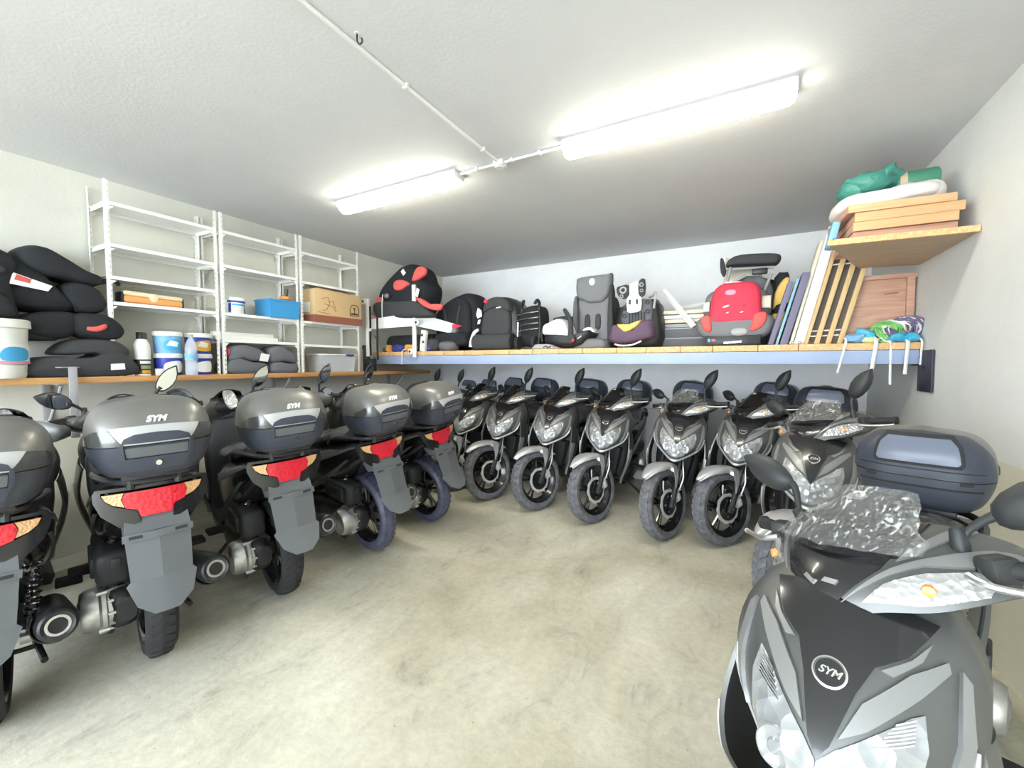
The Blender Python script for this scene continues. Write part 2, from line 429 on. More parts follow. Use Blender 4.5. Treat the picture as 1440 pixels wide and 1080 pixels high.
def make_scooter():
    root = empty('scooter')
    # ---------------- wheels
    wheel(root, 'front_wheel', AXF, .105, 1)
    wheel(root, 'rear_wheel', AXR, .118, 0)
    # ---------------- fork
    up = STEER_A
    for sd in (1, -1):
        b = MB(); p = AXF + V((0, sd * .078, 0))
        b.tube([p - up * .03, p + up * .26, p + up * .27, p + up * .48], [.021, .021, .016, .016], 12)
        b.box(p + V((0, 0, 0)), (.05, .03, .06), (0, R(-27), 0), .008)
        b.lathe([(0, sd * .02), (.014, sd * .02), (.012, sd * .034), (0, sd * .034)], p, 'y', 10)
        b.build('front_fork', 'steel_dark', root)
    # ---------------- fender
    def fend(a, t):
        an = R(44 + 92 * a); q = (t - .5) * 2
        g = an - R(112)
        flap = .155 * math.exp(-(g / R(11)) ** 2) + .028 * math.sin(PI * min(1, a * 1.02)) ** .5
        tip = min(1., (a / .34) + .03) ** .6; w = .066 * tip; flap = flap * (tip if a < .34 else 1)
        aq = abs(q)
        if aq < .55:
            y = w * math.sin(aq / .55 * PI / 2.3) / math.sin(PI / 2.3); r = .318 - .018 * (aq / .55) ** 2.2
        else:
            k = (aq - .55) / .45
            y = w + .026 * min(1, k * 2.2) * (1 if flap > .05 else .35); r = .300 - flap * k
        r += .022 * max(0, 1 - a / .5)
        return AXF + V((r * math.cos(an), math.copysign(y, q), r * math.sin(an)))
    MB().grid(fend, 40, 26, .0035).build('front_fender', 'silver_paint', root, ang=50)
    # ---------------- caliper and hose
    b = MB(); c = AXF + V((-.088, .062, .045))
    b.box(c, (.06, .045, .085), (0, R(20), 0), .012); b.box(c + V((.0, .016, .0)), (.035, .035, .06), (0, R(20), 0), .01)
    b.tube([c + V((-.02, .01, .04)), c + V((-.02, .03, .055))], .008, 8); b.tube([c + V((.01, .0, -.02)), AXF + V((-.01, .078, .06))], .012, 8)
    b.build('brake_caliper', 'disc_steel', root)
    b = MB(); b.tube([c + V((-.02, .02, .05)), c + V((-.04, .05, .14)), c + V((-.06, .045, .24)), c + V((-.12, .02, .33)), c + V((-.17, .0, .42))], .0065, 8, smooth=5)
    b.build('brake_hose', 'alloy', root)
    # ---------------- front apron body
    rings = []
    for z in [.600, .606, .62, .635, .655, .68, .71, .74, .77, .80, .83, .86, .89, .915, .94, .96, .97, .975]:
        xc, hw, xs = lerp_tab(AP, z)
        front = [apron(u, z) for u in [x / 9 for x in range(-9, 10)]]
        bx = .255 - .05 * (z - .6) / .37
        back = [V((bx + (xs - bx) * .35, hw * 1.0, z)), V((bx, hw * .75, z)), V((bx - .01, 0, z)), V((bx, -hw * .75, z)), V((bx + (xs - bx) * .35, -hw * 1.0, z))]
        rings.append(front + back)
    b = MB(); b.loft(rings); b.build('front_apron', 'matte_grey', root, ang=60)
    pz = lambda y, z: apron_w(y, z)
    st = (.018, .018)
    MB().patch(pz, [(-.135, .955), (-.095, .968), (0, .972), (.095, .968), (.135, .955), (.10, .915), (.060, .895), (.040, .855), (.016, .775), (0, .752), (-.016, .775), (-.040, .855), (-.060, .895), (-.10, .915)], st, .01, .005).build('center_panel', 'gloss_black', root)
    for sd in (1, -1):
        m = lambda l: [(sd * y, z) for y, z in l]
        b = MB()
        b.patch(pz, m([(.026, .790), (.050, .845), (.105, .895), (.148, .915), (.152, .902), (.120, .868), (.060, .812)]), st, .012, .009)
        b.patch(pz, m([(.068, .893), (.105, .913), (.128, .935), (.118, .912), (.085, .888)]), st, .012, .006)
        b.build('brow_panel', 'accent_grey', root)
        MB().patch(pz, m([(.166, .905), (.178, .89), (.186, .81), (.172, .745), (.150, .70), (.142, .706), (.160, .75), (.170, .81)]), st, .01, .008).build('running_light', 'accent_grey', root)
        b = MB().patch(pz, m([(.001, .748), (.022, .772), (.062, .804), (.112, .842), (.128, .848), (.136, .80), (.124, .735), (.095, .694), (.055, .662), (.001, .648)]), st, .014, .004)
        h = b.build('headlight', 'headlight', root, ang=40)
        # reflector bowl and bulb shade inside the lamp
        c = apron_w(sd * .066, .722)
        n = V((.85, sd * .2, .35)).normalized()
        Mx = Matrix.Translation(c + n * .004) @ n.to_track_quat('Z', 'Y').to_matrix().to_4x4()
        MB().lathe([(.036, .001), (.032, .004), (.024, .002), (.014, .002), (.010, .007), (0, .008)], (0, 0, 0), 'z', 24).move(Mx).build('reflector', 'headlight', h)
        b = MB()
        for k in range(7):
            zz = .792 + k * .0062
            b.patch(pz, m([(.07 + k * .004, zz), (.118, zz + .016 - k * .001), (.118, zz + .0185 - k * .001), (.07 + k * .004, zz + .0025)]), (.02, .02), .003, .006)
        b.build('lamp_rib', 'chrome', h)
    # lower rim of the face
    rim = [apron_w(y, z) + V((.006, 0, 0)) for y, z in [(-.193, .80), (-.188, .755), (-.165, .70), (-.125, .662), (-.07, .634), (0, .618), (.07, .634), (.125, .662), (.165, .70), (.188, .755), (.193, .80)]]
    MB().tube(rim, [.004, .007, .009, .010, .011, .012, .011, .010, .009, .007, .004], 8, smooth=4).build('chin_rim', 'silver_paint', root)
    # badge
    c = apron(0, .868); n = (apron(.02, .868) - apron(-.02, .868)).cross(apron(0, .878) - apron(0, .858)).normalized()
    Mb = Matrix.Translation(c + n * .006) @ Matrix((V((0, 1, 0)), n.cross(V((0, 1, 0))), n)).transposed().to_4x4()
    b = MB(); b.lathe([(.0, -.001), (.0285, -.001), (.0285, .004), (.0255, .005), (.0245, .002), (0, .002)], (0, 0, 0), 'z', 36).move(Mb)
    bd = b.build('badge', 'chrome', root)
    MB().lathe([(.0, .001), (.024, .001), (.024, .0028), (0, .0028)], (0, 0, 0), 'z', 36).move(Mb).build('badge_field', 'gloss_black', bd)
    text_mesh('SYM', .019, .0012, Mb @ Matrix.Translation((0, 0, .004)), shear=.3, bold=.0006).build('lettering', 'chrome', bd, ang=30)
    # ---------------- side flanks of the apron
    for sd in (1, -1):
        def fl(a, t):
            z = .80 - .50 * a
            xf = .43 + .045 * math.sin(PI * min(1, a * 1.25)) - .10 * max(0, a - .55) * 1.4
            xb = .23 + .035 * a
            y = .200 - .04 * a ** 1.6 + .032 * math.sin(PI * min(1, a * 1.15)) + .014 * math.sin(PI * t) 
            xx = xf + (xb - xf) * t
            return V((xx, sd * y, z - .05 * t * (1 - a)))
        b = MB(); b.grid(fl, 16, 8, .01 * sd); o = b.build('side_fairing', 'matte_grey', root, ang=50)
        def fl2(a, t):
            p = fl(.30 + .70 * a, .0 + .34 * t * (1 - .55 * a) + .02); return p + V((.004, sd * .005, 0))
        MB().grid(fl2, 12, 4, .004 * sd).build('fairing_blade', 'silver_paint', o)
    # ---------------- inner leg shield, floor, belly
    rings = []
    for x, z, hw, th in ((.17, .965, .13, .05), (.16, .90, .165, .06), (.165, .80, .185, .07), (.18, .66, .185, .07), (.21, .50, .17, .06), (.225, .38, .155, .05), (.20, .31, .15, .03)):
        rings.append(se_ring(lambda p, q, x=x, z=z: (x + p, q, z + p * .1), th, hw, 3.5, 20))
    MB().loft(rings).build('leg_shield', 'dark_plastic', root, ang=60)
    MB().hull([(x, y * k, z) for x, k, z in ((.24, .14, .30), (-.14, .17, .30), (.22, .155, .335), (-.14, .185, .34)) for y in (1, -1)]).build('floorboard', 'dark_plastic', root)
    rings = []
    for x, z0, z1, hw in ((.27, .28, .34, .06), (.2, .215, .31, .11), (.0, .19, .31, .13), (-.2, .19, .34, .12), (-.33, .23, .42, .09)):
        rings.append(se_ring(lambda p, q, x=x, z0=z0, z1=z1: (x, p, (z0 + z1) / 2 + q), hw, (z1 - z0) / 2, 4, 20))
    MB().loft(rings).build('belly_pan', 'steel_dark', root, ang=60)
    # splash guard between apron and wheel
    MB().hull([(x, y, z) for x, z, hw in ((.34, .62, .12), (.27, .62, .14), (.25, .34, .11), (.30, .36, .09)) for y in (hw, -hw)]).build('splash_guard', 'dark_plastic', root)
    # ---------------- tail body
    TB = smooth_tab([(-.930, .06, .755, .80), (-.915, .11, .735, .825), (-.88, .150, .70, .845), (-.80, .178, .650, .84), (-.70, .195, .575, .825), (-.55, .198, .50, .80), (-.40, .195, .44, .775), (-.25, .185, .39, .755), (-.10, .165, .345, .72), (-.06, .15, .335, .68)], 44)
    rings = []
    for x, hw, z0, z1 in TB:
        rings.append(se_ring(lambda p, q, x=x, z0=z0, z1=z1, hw=hw: (x, p * (1 + .18 * q / (z1 - z0)), (z0 + z1) / 2 + q), hw, (z1 - z0) / 2, 3.0, 28))
    MB().loft(rings).build('tail_body', 'gloss_black', root, ang=60)
    def tail(x, q):                       # q: -1 bottom .. 1 top, left side
        hw, z0, z1 = lerp_tab(TB, x)
        h = (z1 - z0) / 2
        y = hw * (1 - min(1, abs(q)) ** 3.0) ** (1 / 3.0) * (1 + .09 * q)
        return V((x, y, (z0 + z1) / 2 + q * h))
    for sd in (1, -1):
        b = MB()
        for l in ([(-.14, .55), (-.45, .62), (-.86, .62), (-.90, .52), (-.5, .40), (-.2, .30)], [(-.12, -.55), (-.40, -.35), (-.75, -.05), (-.78, -.16), (-.42, -.56), (-.14, -.72)]):
            b.patch(tail, l, (.05, .12), .006, .001)
        if sd < 0: b.move(Matrix.Diagonal((1, -1, 1, 1)))
        b.build('side_trim', 'grey_plastic', root, ang=50)
    # ---------------- seat
    ST = smooth_tab([(-.80, .12, .835, .875), (-.74, .135, .82, .895), (-.55, .150, .80, .895), (-.42, .158, .785, .865), (-.36, .160, .775, .835), (-.2, .152, .755, .815), (-.02, .115, .735, .80), (.03, .08, .725, .78), (.055, .03, .73, .76)], 40)
    rings = [se_ring(lambda p, q, x=x, z0=z0, z1=z1: (x, p, (z0 + z1) / 2 + q), hw, (z1 - z0) / 2, 2.8, 24) for x, hw, z0, z1 in ST]
    st_ = MB().loft(rings).build('seat', 'seat_vinyl', root, ang=70)
    def wrap(a, t):
        x = -.70 + .70 * a; hw, z0, z1 = lerp_tab(ST, x); an = -.25 + (PI + .5) * t
        h = (z1 - z0) / 2
        return V((x, (hw + .012) * math.copysign(abs(math.cos(an)) ** .8, math.cos(an)), (z0 + z1) / 2 + (h + .012) * math.sin(an))) + noise.noise_vector(V((x * 22, an * 5, 1))) * .007
    MB().grid(wrap, 46, 30).build('seat_wrap', 'seat_film', root, ang=80)
    # ---------------- grab rail, box carrier
    b = MB()
    b.tube([(-.50, .165, .80), (-.62, .178, .86), (-.80, .175, .875), (-.93, .13, .872), (-.98, .05, .868), (-.98, -.05, .868), (-.93, -.13, .872), (-.80, -.175, .875), (-.62, -.178, .86), (-.50, -.165, .80)], .013, 8, smooth=4)
    b.build('grab_rail', 'steel_dark', root)
    b = MB(); b.box((-.90, 0, .895), (.26, .22, .022), None, .006)
    for sx in (-.97, -.80):
        for sy in (-.08, .08): b.tube([(sx, sy, .84), (sx, sy, .89)], .014, 8)
    b.build('box_carrier', 'dark_plastic', root)
    # ---------------- top box
    def rings_between(z0, z1, n, grow=0.):
        out = []
        for i in range(n + 1):
            z = z0 + (z1 - z0) * i / n
            out.append([boxs(k / 48, z) + (boxs(k / 48, z) - V((lerp_tab(BX, z)[2], 0, z))).normalized() * grow for k in range(48)])
        return out
    b = MB(); b.loft(rings_between(.905, 1.030, 12))
    bx = b.build('top_box', 'box_black_reflect', root, ang=40)
    b = MB(); b.loft(rings_between(1.034, 1.212, 22)); b.build('lid', 'box_grey', bx, ang=40)
    b = MB(); b.loft(rings_between(1.027, 1.037, 1, -.006)); b.build('lid_seal', 'rubber', bx)
    # front half of the lid is black
    b = MB(); b.patch(boxs, [(-.70, 1.0355), (-.30, 1.0355), (-.30, 1.12), (-.345, 1.19), (-.5, 1.2), (-.655, 1.19), (-.70, 1.12)], (.02, .02), .006, .0035); b.build('lid_front', 'box_black_reflect', bx, ang=40)
    bs = boxs
    # smoked corner lenses and the silver wedge at the back
    for sd in (1, -1):
        MB().patch(bs, [(sd * .055, 1.037), (sd * .235, 1.037), (sd * .225, 1.06), (sd * .16, 1.088), (sd * .095, 1.096)], (.012, .015), .008, .005).build('corner_reflector', 'smoked_lens', bx, ang=40)
    MB().patch(bs, [(-.052, 1.037), (.052, 1.037), (.093, 1.097), (.07, 1.100), (0, 1.104), (-.07, 1.100), (-.093, 1.097)], (.012, .015), .008, .0055).build('rear_wedge', 'silver_paint', bx, ang=40)
    # latch
    b = MB()
    b.patch(bs, [(-.058, 1.042), (.058, 1.042), (.050, 1.060), (.028, 1.073), (0, 1.077), (-.028, 1.073), (-.050, 1.060)], (.012, .012), .01, .010)
    b.patch(bs, [(-.052, .935), (.052, .935), (.055, .985), (-.055, .985)], (.012, .02), .01, .008)
    b.patch(bs, [(-.062, .985), (-.052, .985), (-.052, 1.042), (-.062, 1.042)], (.012, .02), .012, .010)
    b.patch(bs, [(.052, .985), (.062, .985), (.062, 1.042), (.052, 1.042)], (.012, .02), .012, .010)
    b.build('latch', 'box_black_reflect', bx, ang=40)
    MB().patch(bs, [(-.050, .988), (.050, .988), (.050, 1.025), (-.050, 1.025)], (.012, .02), .004, .004).build('latch_recess', 'grey_plastic', bx, ang=40)
    c = boxs(0, .958); MB().lathe([(0, -.022), (.010, -.022), (.011, -.017), (.011, 0)], c, 'x', 16).build('lock', 'chrome', bx)
    # lettering on the lid
    c = boxs(0, 1.122); c2 = boxs(0, 1.14); upv = (c2 - c).normalized(); rt = V((0, -1, 0)); nv = rt.cross(upv).normalized()
    if nv.x > 0: nv = -nv
    Ml = Matrix.Translation(c + nv * .002 + upv * .004) @ Matrix((rt, upv, nv)).transposed().to_4x4()
    text_mesh('SYM', .034, .0015, Ml, shear=.35, bold=.0015).build('lettering', 'white_print', bx, ang=30)
    # passenger backrest
    b = MB(); b.patch(bs, [(.438, 1.078), (.562, 1.078), (.570, 1.09), (.574, 1.15), (.566, 1.178), (.434, 1.178), (.426, 1.15), (.430, 1.09)], (.008, .012), .03, .026)
    b.build('backrest', 'rubber', bx, ang=50)
    b = MB(); b.patch(bs, [(.446, 1.089), (.554, 1.089), (.561, 1.098), (.561, 1.145), (.550, 1.165), (.450, 1.165), (.439, 1.145), (.439, 1.098)], (.008, .012), .02, .031)
    b.build('backrest_pad', 'box_pad_reflect', bx, ang=50)
    b = MB()
    for z0, h0, t0, t1 in ((1.062, .004, .36, .64), (.995, .005, .36, .64), (1.018, .010, .565, .60), (1.018, .006, .40, .43)): b.patch(bs, [(t0, z0), (t1, z0), (t1, z0 + h0), (t0, z0 + h0)], (.01, .02), .006, .0045)
    b.build('front_rib', 'rubber', bx, ang=40)
    # ---------------- tail lamps
    def rear(y, z):                       # rear face of the tail
        y = -y; return V((-.965 + .9 * y * y - .10 * (.80 - z), y, z))
    MB().patch(rear, [(-.098, .825), (.098, .825), (.108, .80), (.098, .765), (.062, .752), (.052, .722), (-.052, .722), (-.062, .752), (-.098, .765), (-.108, .80)], (.02, .02), .035, .006).build('tail_light', 'red_lens', root, ang=40)
    for sd in (1, -1):
        pl = [(sd * y, z) for y, z in [(.101, .825), (.111, .80), (.102, .770), (.135, .782), (.158, .802), (.168, .825)]]
        MB().patch(rear, pl, (.02, .02), .03, .002).build('turn_signal', 'amber_lens', root, ang=40)
        pl = [(sd * y, z) for y, z in [(.170, .835), (.172, .822), (.160, .80), (.138, .778), (.100, .762), (.064, .748), (.055, .70), (.12, .69), (.175, .745), (.195, .80), (.195, .835)]]
        MB().patch(rear, pl, (.02, .02), .05, -.002).build('lamp_surround', 'gloss_black', root, ang=40)
    b = MB(); b.patch(rear, [(-.19, .835), (.19, .835), (.185, .848), (-.185, .848)], (.02, .02), .10, .006); b.build('lamp_cap', 'gloss_black', root, ang=40)
    # ---------------- mudguard
    b = MB()
    b.hull([(-.83, .11, .70), (-.83, -.11, .70), (-.95, .105, .735), (-.95, -.105, .735), (-.985, .112, .66), (-.985, -.112, .66), (-.90, .112, .64), (-.90, -.112, .64)])
    mg = b.build('mudguard', 'grey_plastic', root, ang=30)
    def plate(y, z):
        y = -y; return V((-.995 - .26 * (.65 - z) - (0 if z > .47 else (.47 - z) * .6) + abs(y) * .12, y, z))
    MB().patch(plate, [(-.112, .645), (.112, .645), (.104, .485), (.118, .47), (.092, .405), (.042, .372), (-.042, .372), (-.092, .405), (-.118, .47), (-.104, .485)], (.03, .03), .006, 0).build('number_plate_flap', 'grey_plastic', mg, ang=12)
    b = MB()
    b.patch(plate, [(-.118, .66), (.118, .66), (.118, .632), (-.118, .632)], (.03, .03), .012, .010)
    b.build('plate_bracket', 'grey_plastic', mg, ang=25)
    b = MB()
    for y in (-.075, .075): b.patch(plate, [(y - .022, .640), (y + .022, .640), (y + .022, .652), (y - .022, .652)], (.03, .03), .003, .0118)
    b.build('slot', 'rubber', mg, ang=25)
    # ---------------- engine and driveline (left)
    b = MB()
    rings = []
    for x, z, h, y0, y1 in ((-.10, .27, .05, .07, .12), (-.14, .27, .085, .06, .17), (-.30, .27, .10, .05, .19), (-.48, .275, .095, .05, .19), (-.62, .28, .105, .06, .185), (-.74, .283, .085, .06, .17), (-.775, .283, .05, .07, .14)):
        rings.append(se_ring(lambda p, q, x=x, z=z, y0=y0, y1=y1: (x, (y0 + y1) / 2 + p, z + q), (y1 - y0) / 2, h, 3.2, 24))
    b.loft(rings); en = b.build('engine_case', 'steel_dark', root, ang=45)
    b = MB()
    g = V((-.67, 0, .283))
    b.lathe([(0, .055), (.07, .055), (.098, .07), (.102, .10), (.094, .105), (.094, .165), (.104, .17), (.104, .185), (.092, .195), (.090, .235), (.080, .252), (.045, .258), (.04, .262), (0, .262)], g, 'y', 32)
    for k in range(12):
        a = 2 * PI * k / 12; b.box(g + V((.096 * math.cos(a), .135, .096 * math.sin(a))), (.014, .065, .012), (0, -a, 0), .003)
    for a in (.6, 2.2, 3.9, 5.3): b.tube([g + V((.105 * math.cos(a), .165, .105 * math.sin(a))), g + V((.105 * math.cos(a), .20, .105 * math.sin(a)))], .010, 8)
    b.build('gearbox', 'alloy', root, ang=35)
    b = MB(); b.box((-.30, .0, .30), (.30, .14, .16), None, .03); b.box((-.12, 0, .33), (.16, .12, .13), (0, R(-12), 0), .02)
    for k in range(6): b.box((-.20 + k * .026, 0, .33), (.008, .19, .17), (0, R(-12), 0), .003)
    b.build('cylinder_block', 'alloy', root, ang=35)
    b = MB(); b.box((-.58, .135, .475), (.34, .13, .155), (0, R(-6), 0), .035, 3); b.box((-.60, .203, .475), (.18, .02, .09), (0, R(-6), 0), .008); b.tube([(-.42, .10, .46), (-.33, .06, .44), (-.28, .02, .40)], .03, 10, smooth=3)
    b.box((-.755, .13, .49), (.012, .035, .04), None, .003)
    b.build('air_filter_box', 'dark_plastic', root, ang=40)
    # swing arm right, axle nut
    b = MB(); b.tube([(-.32, -.07, .28), (-.5, -.095, .285), (-.67, -.10, .283)], [.03, .028, .035], 10); b.lathe([(0, -.14), (.02, -.14), (.022, -.12), (.022, -.09)], g, 'y', 10)
    b.build('swing_arm', 'alloy', root)
    for sd in (1, -1):
        p, q = V((-.70, sd * .128, .33)), V((-.62, sd * .135, .60))
        b = MB(); b.tube([p, p + (q - p) * .35], .016, 10); b.tube([p + (q - p) * .3, q], .010, 8); b.lathe([(0, -.02), (.022, -.02), (.022, .02), (0, .02)], p, 'y', 12)
        s_ = b.build('shock_absorber', 'steel_dark', root)
        d = (q - p); a1 = d.cross(V((0, 1, 0))).normalized(); a2 = V((0, 1, 0)); pts = []
        for k in range(9 * 10 + 1):
            an = 2 * PI * k / 10; pts.append(p + d * (.16 + .74 * k / 90) + (a1 * math.cos(an) + a2 * math.sin(an)) * .024)
        MB().tube(pts, .0045, 5).build('spring', 'chrome', s_)
    # ---------------- muffler (right)
    b = MB(); m0, m1 = V((-.36, -.165, .275)), V((-.93, -.205, .40))
    d = (m1 - m0).normalized(); Mm = Matrix.Translation(m0) @ d.to_track_quat('Z', 'Y').to_matrix().to_4x4(); L = (m1 - m0).length
    b.lathe([(0, 0), (.032, .0), (.052, .04), (.062, .10), (.066, L - .06), (.063, L - .02), (.052, L), (0, L)], (0, 0, 0), 'z', 28).move(Mm)
    mf = b.build('muffler', 'steel_dark', root)
    MB().tube([(-.20, -.02, .22), (-.20, -.10, .18), (-.28, -.15, .215), (-.38, -.165, .275)], .022, 10, smooth=4).build('exhaust_pipe', 'alloy', mf)
    MB().lathe([(.056, L - .012), (.058, L + .004), (.050, L + .012), (.040, L + .006), (.042, L - .004)], (0, 0, 0), 'z', 28).move(Mm).build('end_ring', 'steel_dark', mf)
    b = MB(); b.lathe([(.038, L), (.038, L + .007), (.029, L + .007), (.027, L - .01)], (0, 0, 0), 'z', 20).move(Mm); b.build('tail_pipe', 'alloy', mf)
    MB().lathe([(0, L + .001), (.028, L + .001), (.028, L + .003), (0, L + .003)], (0, 0, 0), 'z', 20).move(Mm).build('pipe_bore', 'rubber', mf)
    b = MB()
    def hs(a, t):
        an = R(150 + 130 * t); z = .10 + (L - .18) * a
        return Mm @ V((.073 * math.cos(an), .073 * math.sin(an), z))
    b.grid(hs, 12, 12, .004); b.build('heat_shield', 'dark_plastic', mf)
    # ---------------- stands
    b = MB(); b.tube([(-.12, .12, .22), (-.16, .22, .14), (-.19, .315, .058)], .011, 8, smooth=3); b.box((-.195, .325, .052), (.05, .045, .012), (R(-20), 0, 0), .004); b.build('side_stand', 'steel_dark', root)
    b = MB()
    for sd in (1, -1): b.tube([(-.30, sd * .09, .20), (-.42, sd * .13, .13), (-.56, sd * .155, .115)], .013, 8, smooth=3)
    b.tube([(-.42, .13, .13), (-.42, -.13, .13)], .011, 8); b.build('center_stand', 'steel_dark', root)
    for sd in (1, -1):
        b = MB(); b.box((-.26, sd * .235, .335), (.10, .10, .025), None, .008); b.build('footpeg', 'rubber', root)
    # ---------------- handlebar
    rings = []
    for i in range(-24, 25):
        u = i / 24; xf, zb, zt, dp, h = cowl_sec(u)
        ring = [cowl(u, k / 14) for k in range(15)]
        y = ring[0].y
        ring += [V((xf - dp - .015, y, zt - h * .2)), V((xf - dp - .012, y, zt - h * .6)), V((xf - dp + .01, y, zb + h * .1)), V((xf - dp * .55, y, zb - .008)), V((xf - dp * .2, y, zb - .004))]
        rings.append(ring)
    b = MB(); b.loft(rings)
    cw = b.build('handlebar_cowl', 'matte_grey', root, ang=45)
    MB().patch(cowl, [(-.16, .08), (.16, .08), (.40, .42), (.46, .75), (.42, .995), (-.42, .995), (-.46, .75), (-.40, .42)], (.06, .08), .008, .005).build('center_mask', 'gloss_black', cw, ang=40)
    b = MB()
    for u0 in (-.10, .06): b.patch(cowl, [(u0, .30), (u0 + .10, .27), (u0 + .12, .31), (u0 + .02, .34)], (.06, .08), .004, .008)
    b.build('mask_slot', 'chrome', cw)
    MB().patch(cowl, [(-.18, .0), (.18, .0), (.17, .085), (-.17, .085)], (.06, .04), .01, .007).build('lip', 'silver_paint', cw)
    for sd in (1, -1):
        m = lambda l: [(sd * a, c) for a, c in l]
        b = MB()
        b.patch(cowl, m([(.20, .10), (.46, .42), (.80, .80), (.97, .90), (.94, .66), (.88, .55), (.60, .48), (.42, .30)]), (.05, .06), .008, .006)
        b.patch(cowl, m([(.46, .50), (.52, .56), (.66, .985), (.56, .985)]), (.05, .06), .008, .005)
        b.build('wing_panel', 'accent_grey', cw, ang=40)
        ts = MB().patch(cowl, m([(.34, .10), (.62, .07), (.90, .10), (.93, .42), (.86, .48), (.62, .40), (.45, .26)]), (.04, .05), .010, .007).build('turn_signal', 'clear_lens', cw, ang=40)
        c = cowl(sd * .66, .24); n = V((.8, sd * .45, .1)).normalized()
        MB().lathe([(0, 0), (.012, 0), (.010, .010), (0, .013)], (0, 0, 0), 'z', 14).move(Matrix.Translation(c + n * .004) @ n.to_track_quat('Z', 'Y').to_matrix().to_4x4()).build('bulb', 'orange_bulb', cw)
    # fly screen
    def scr(a, t):
        q = (a - .5) * 2
        return V((.355 - .14 * t - .05 * q * q, q * (.118 - .045 * max(0, t) ** 1.6), 1.045 + .115 * t - .02 * q * q * t))
    MB().grid(scr, 14, 10, .006).build('fly_screen', 'gloss_black', root, ang=50)
    def wr(a, t):
        p = scr(min(1, max(0, a)) * 1.0, .16 + t * .90); q = (a - .5) * 2
        p = p + V((.014 + .005 * math.sin(t * 9 + q * 3), q * .03, .008)) + noise.noise_vector(V((a * 9, t * 8, 3))) * .006
        if t < .2: p += V((.012 * (1 - t / .2), q * .015, -.012 * (1 - t / .2)))
        return p
    MB().grid(wr, 36, 30).build('plastic_wrap', 'film', root, ang=80)
    # instruments facing the rider
    b = MB(); c = V((.155, 0, 1.095)); n = V((-.62, 0, .78)).normalized(); Mi = Matrix.Translation(c) @ n.to_track_quat('Z', 'Y').to_matrix().to_4x4()
    b.box((.205, 0, 1.055), (.12, .22, .07), (0, R(-35), 0), .02, 3)
    ip = b.build('instrument_panel', 'dark_plastic', root)
    b = MB(); rg = [se_ring(lambda p, q, h=h: Mi @ V((q, p, h)), a, bb, 2.6, 28) for a, bb, h in ((.095, .042, -.012), (.095, .042, .004), (.085, .036, .010))]
    b.loft(rg).build('gauge_lens', 'clear_lens', ip)
    for sd in (1, -1):
        b = MB(); b.tube([(.235, sd * .205, 1.03), (.21, sd * .25, 1.035), (.168, sd * .335, 1.03)], [.016, .0175, .0175], 12); b.lathe([(.021, -.006), (.021, .006), (0, .006), (0, -.006)], (.166, sd * .34, 1.03), 'y', 12)
        b.build('grip', 'rubber', root)
        b = MB(); b.box((.222, sd * .228, 1.035), (.055, .045, .05), (0, 0, R(-sd * 20)), .012); b.build('switch_box', 'dark_plastic', root)
        b = MB(); b.tube([(.265, sd * .205, 1.025), (.278, sd * .24, 1.018), (.255, sd * .29, 1.012), (.228, sd * .345, 1.012), (.224, sd * .355, 1.012)], [.008, .0075, .0065, .006, .009], 8, smooth=4)
        b.build('brake_lever', 'alloy', root)
        # mirrors: one set upright, one set swung low; each scooter keeps one of each
        for pose in ('tall', 'low'):
            b = MB(); s0 = V((.205, sd * .170, 1.065))
            if pose == 'tall':
                mid = [V((.197, sd * .166, 1.10)), V((.175, sd * .160, 1.155))]; base = V((.168, sd * .165, 1.165)); tip = V((.152, sd * .268, 1.31)); ln = .185
            else:
                mid = [V((.195, sd * .185, 1.095)), V((.182, sd * .222, 1.125))]; base = V((.178, sd * .220, 1.118)); tip = V((.13, sd * .345, 1.175)); ln = .165
            ax_ = (tip - base).normalized(); nf = V((1, sd * -.12, -.22)); nf = (nf - ax_ * nf.dot(ax_)).normalized(); wd = nf.cross(ax_)
            b.lathe([(.013, -.02), (.016, 0), (.012, .03), (.008, .035), (0, .035)], s0, 'z', 10)
            b.tube([s0] + mid + [base + ax_ * .03], [.0075, .007, .010, .016], 8, smooth=3)
            def leaf(k, d):
                out = [(0, .010), (.06, .027), (.2, .041), (.4, .049), (.6, .046), (.78, .034), (.92, .015), (1, .002)]
                pts = [(t * ln, w) for t, w in out] + [(t * ln, -w * (.8 if 0 < t < 1 else 1)) for t, w in reversed(out)]
                cx = ln * .46
                return [base + ax_ * (cx + (a - cx) * k) + wd * (bb * k) + nf * d for a, bb in pts]
            b.loft([leaf(.94, -.004), leaf(1, .0), leaf(1, .008), leaf(.93, .020), leaf(.72, .032), leaf(.35, .038), leaf(.05, .039)])
            mr = b.build('mirror', 'dark_plastic', root, ang=50); mr['pose'] = ('left_' if sd > 0 else 'right_') + pose
            MB().loft([leaf(.88, -.007), leaf(.88, -.003)]).build('mirror_glass', 'mirror_glass', mr)
    return root

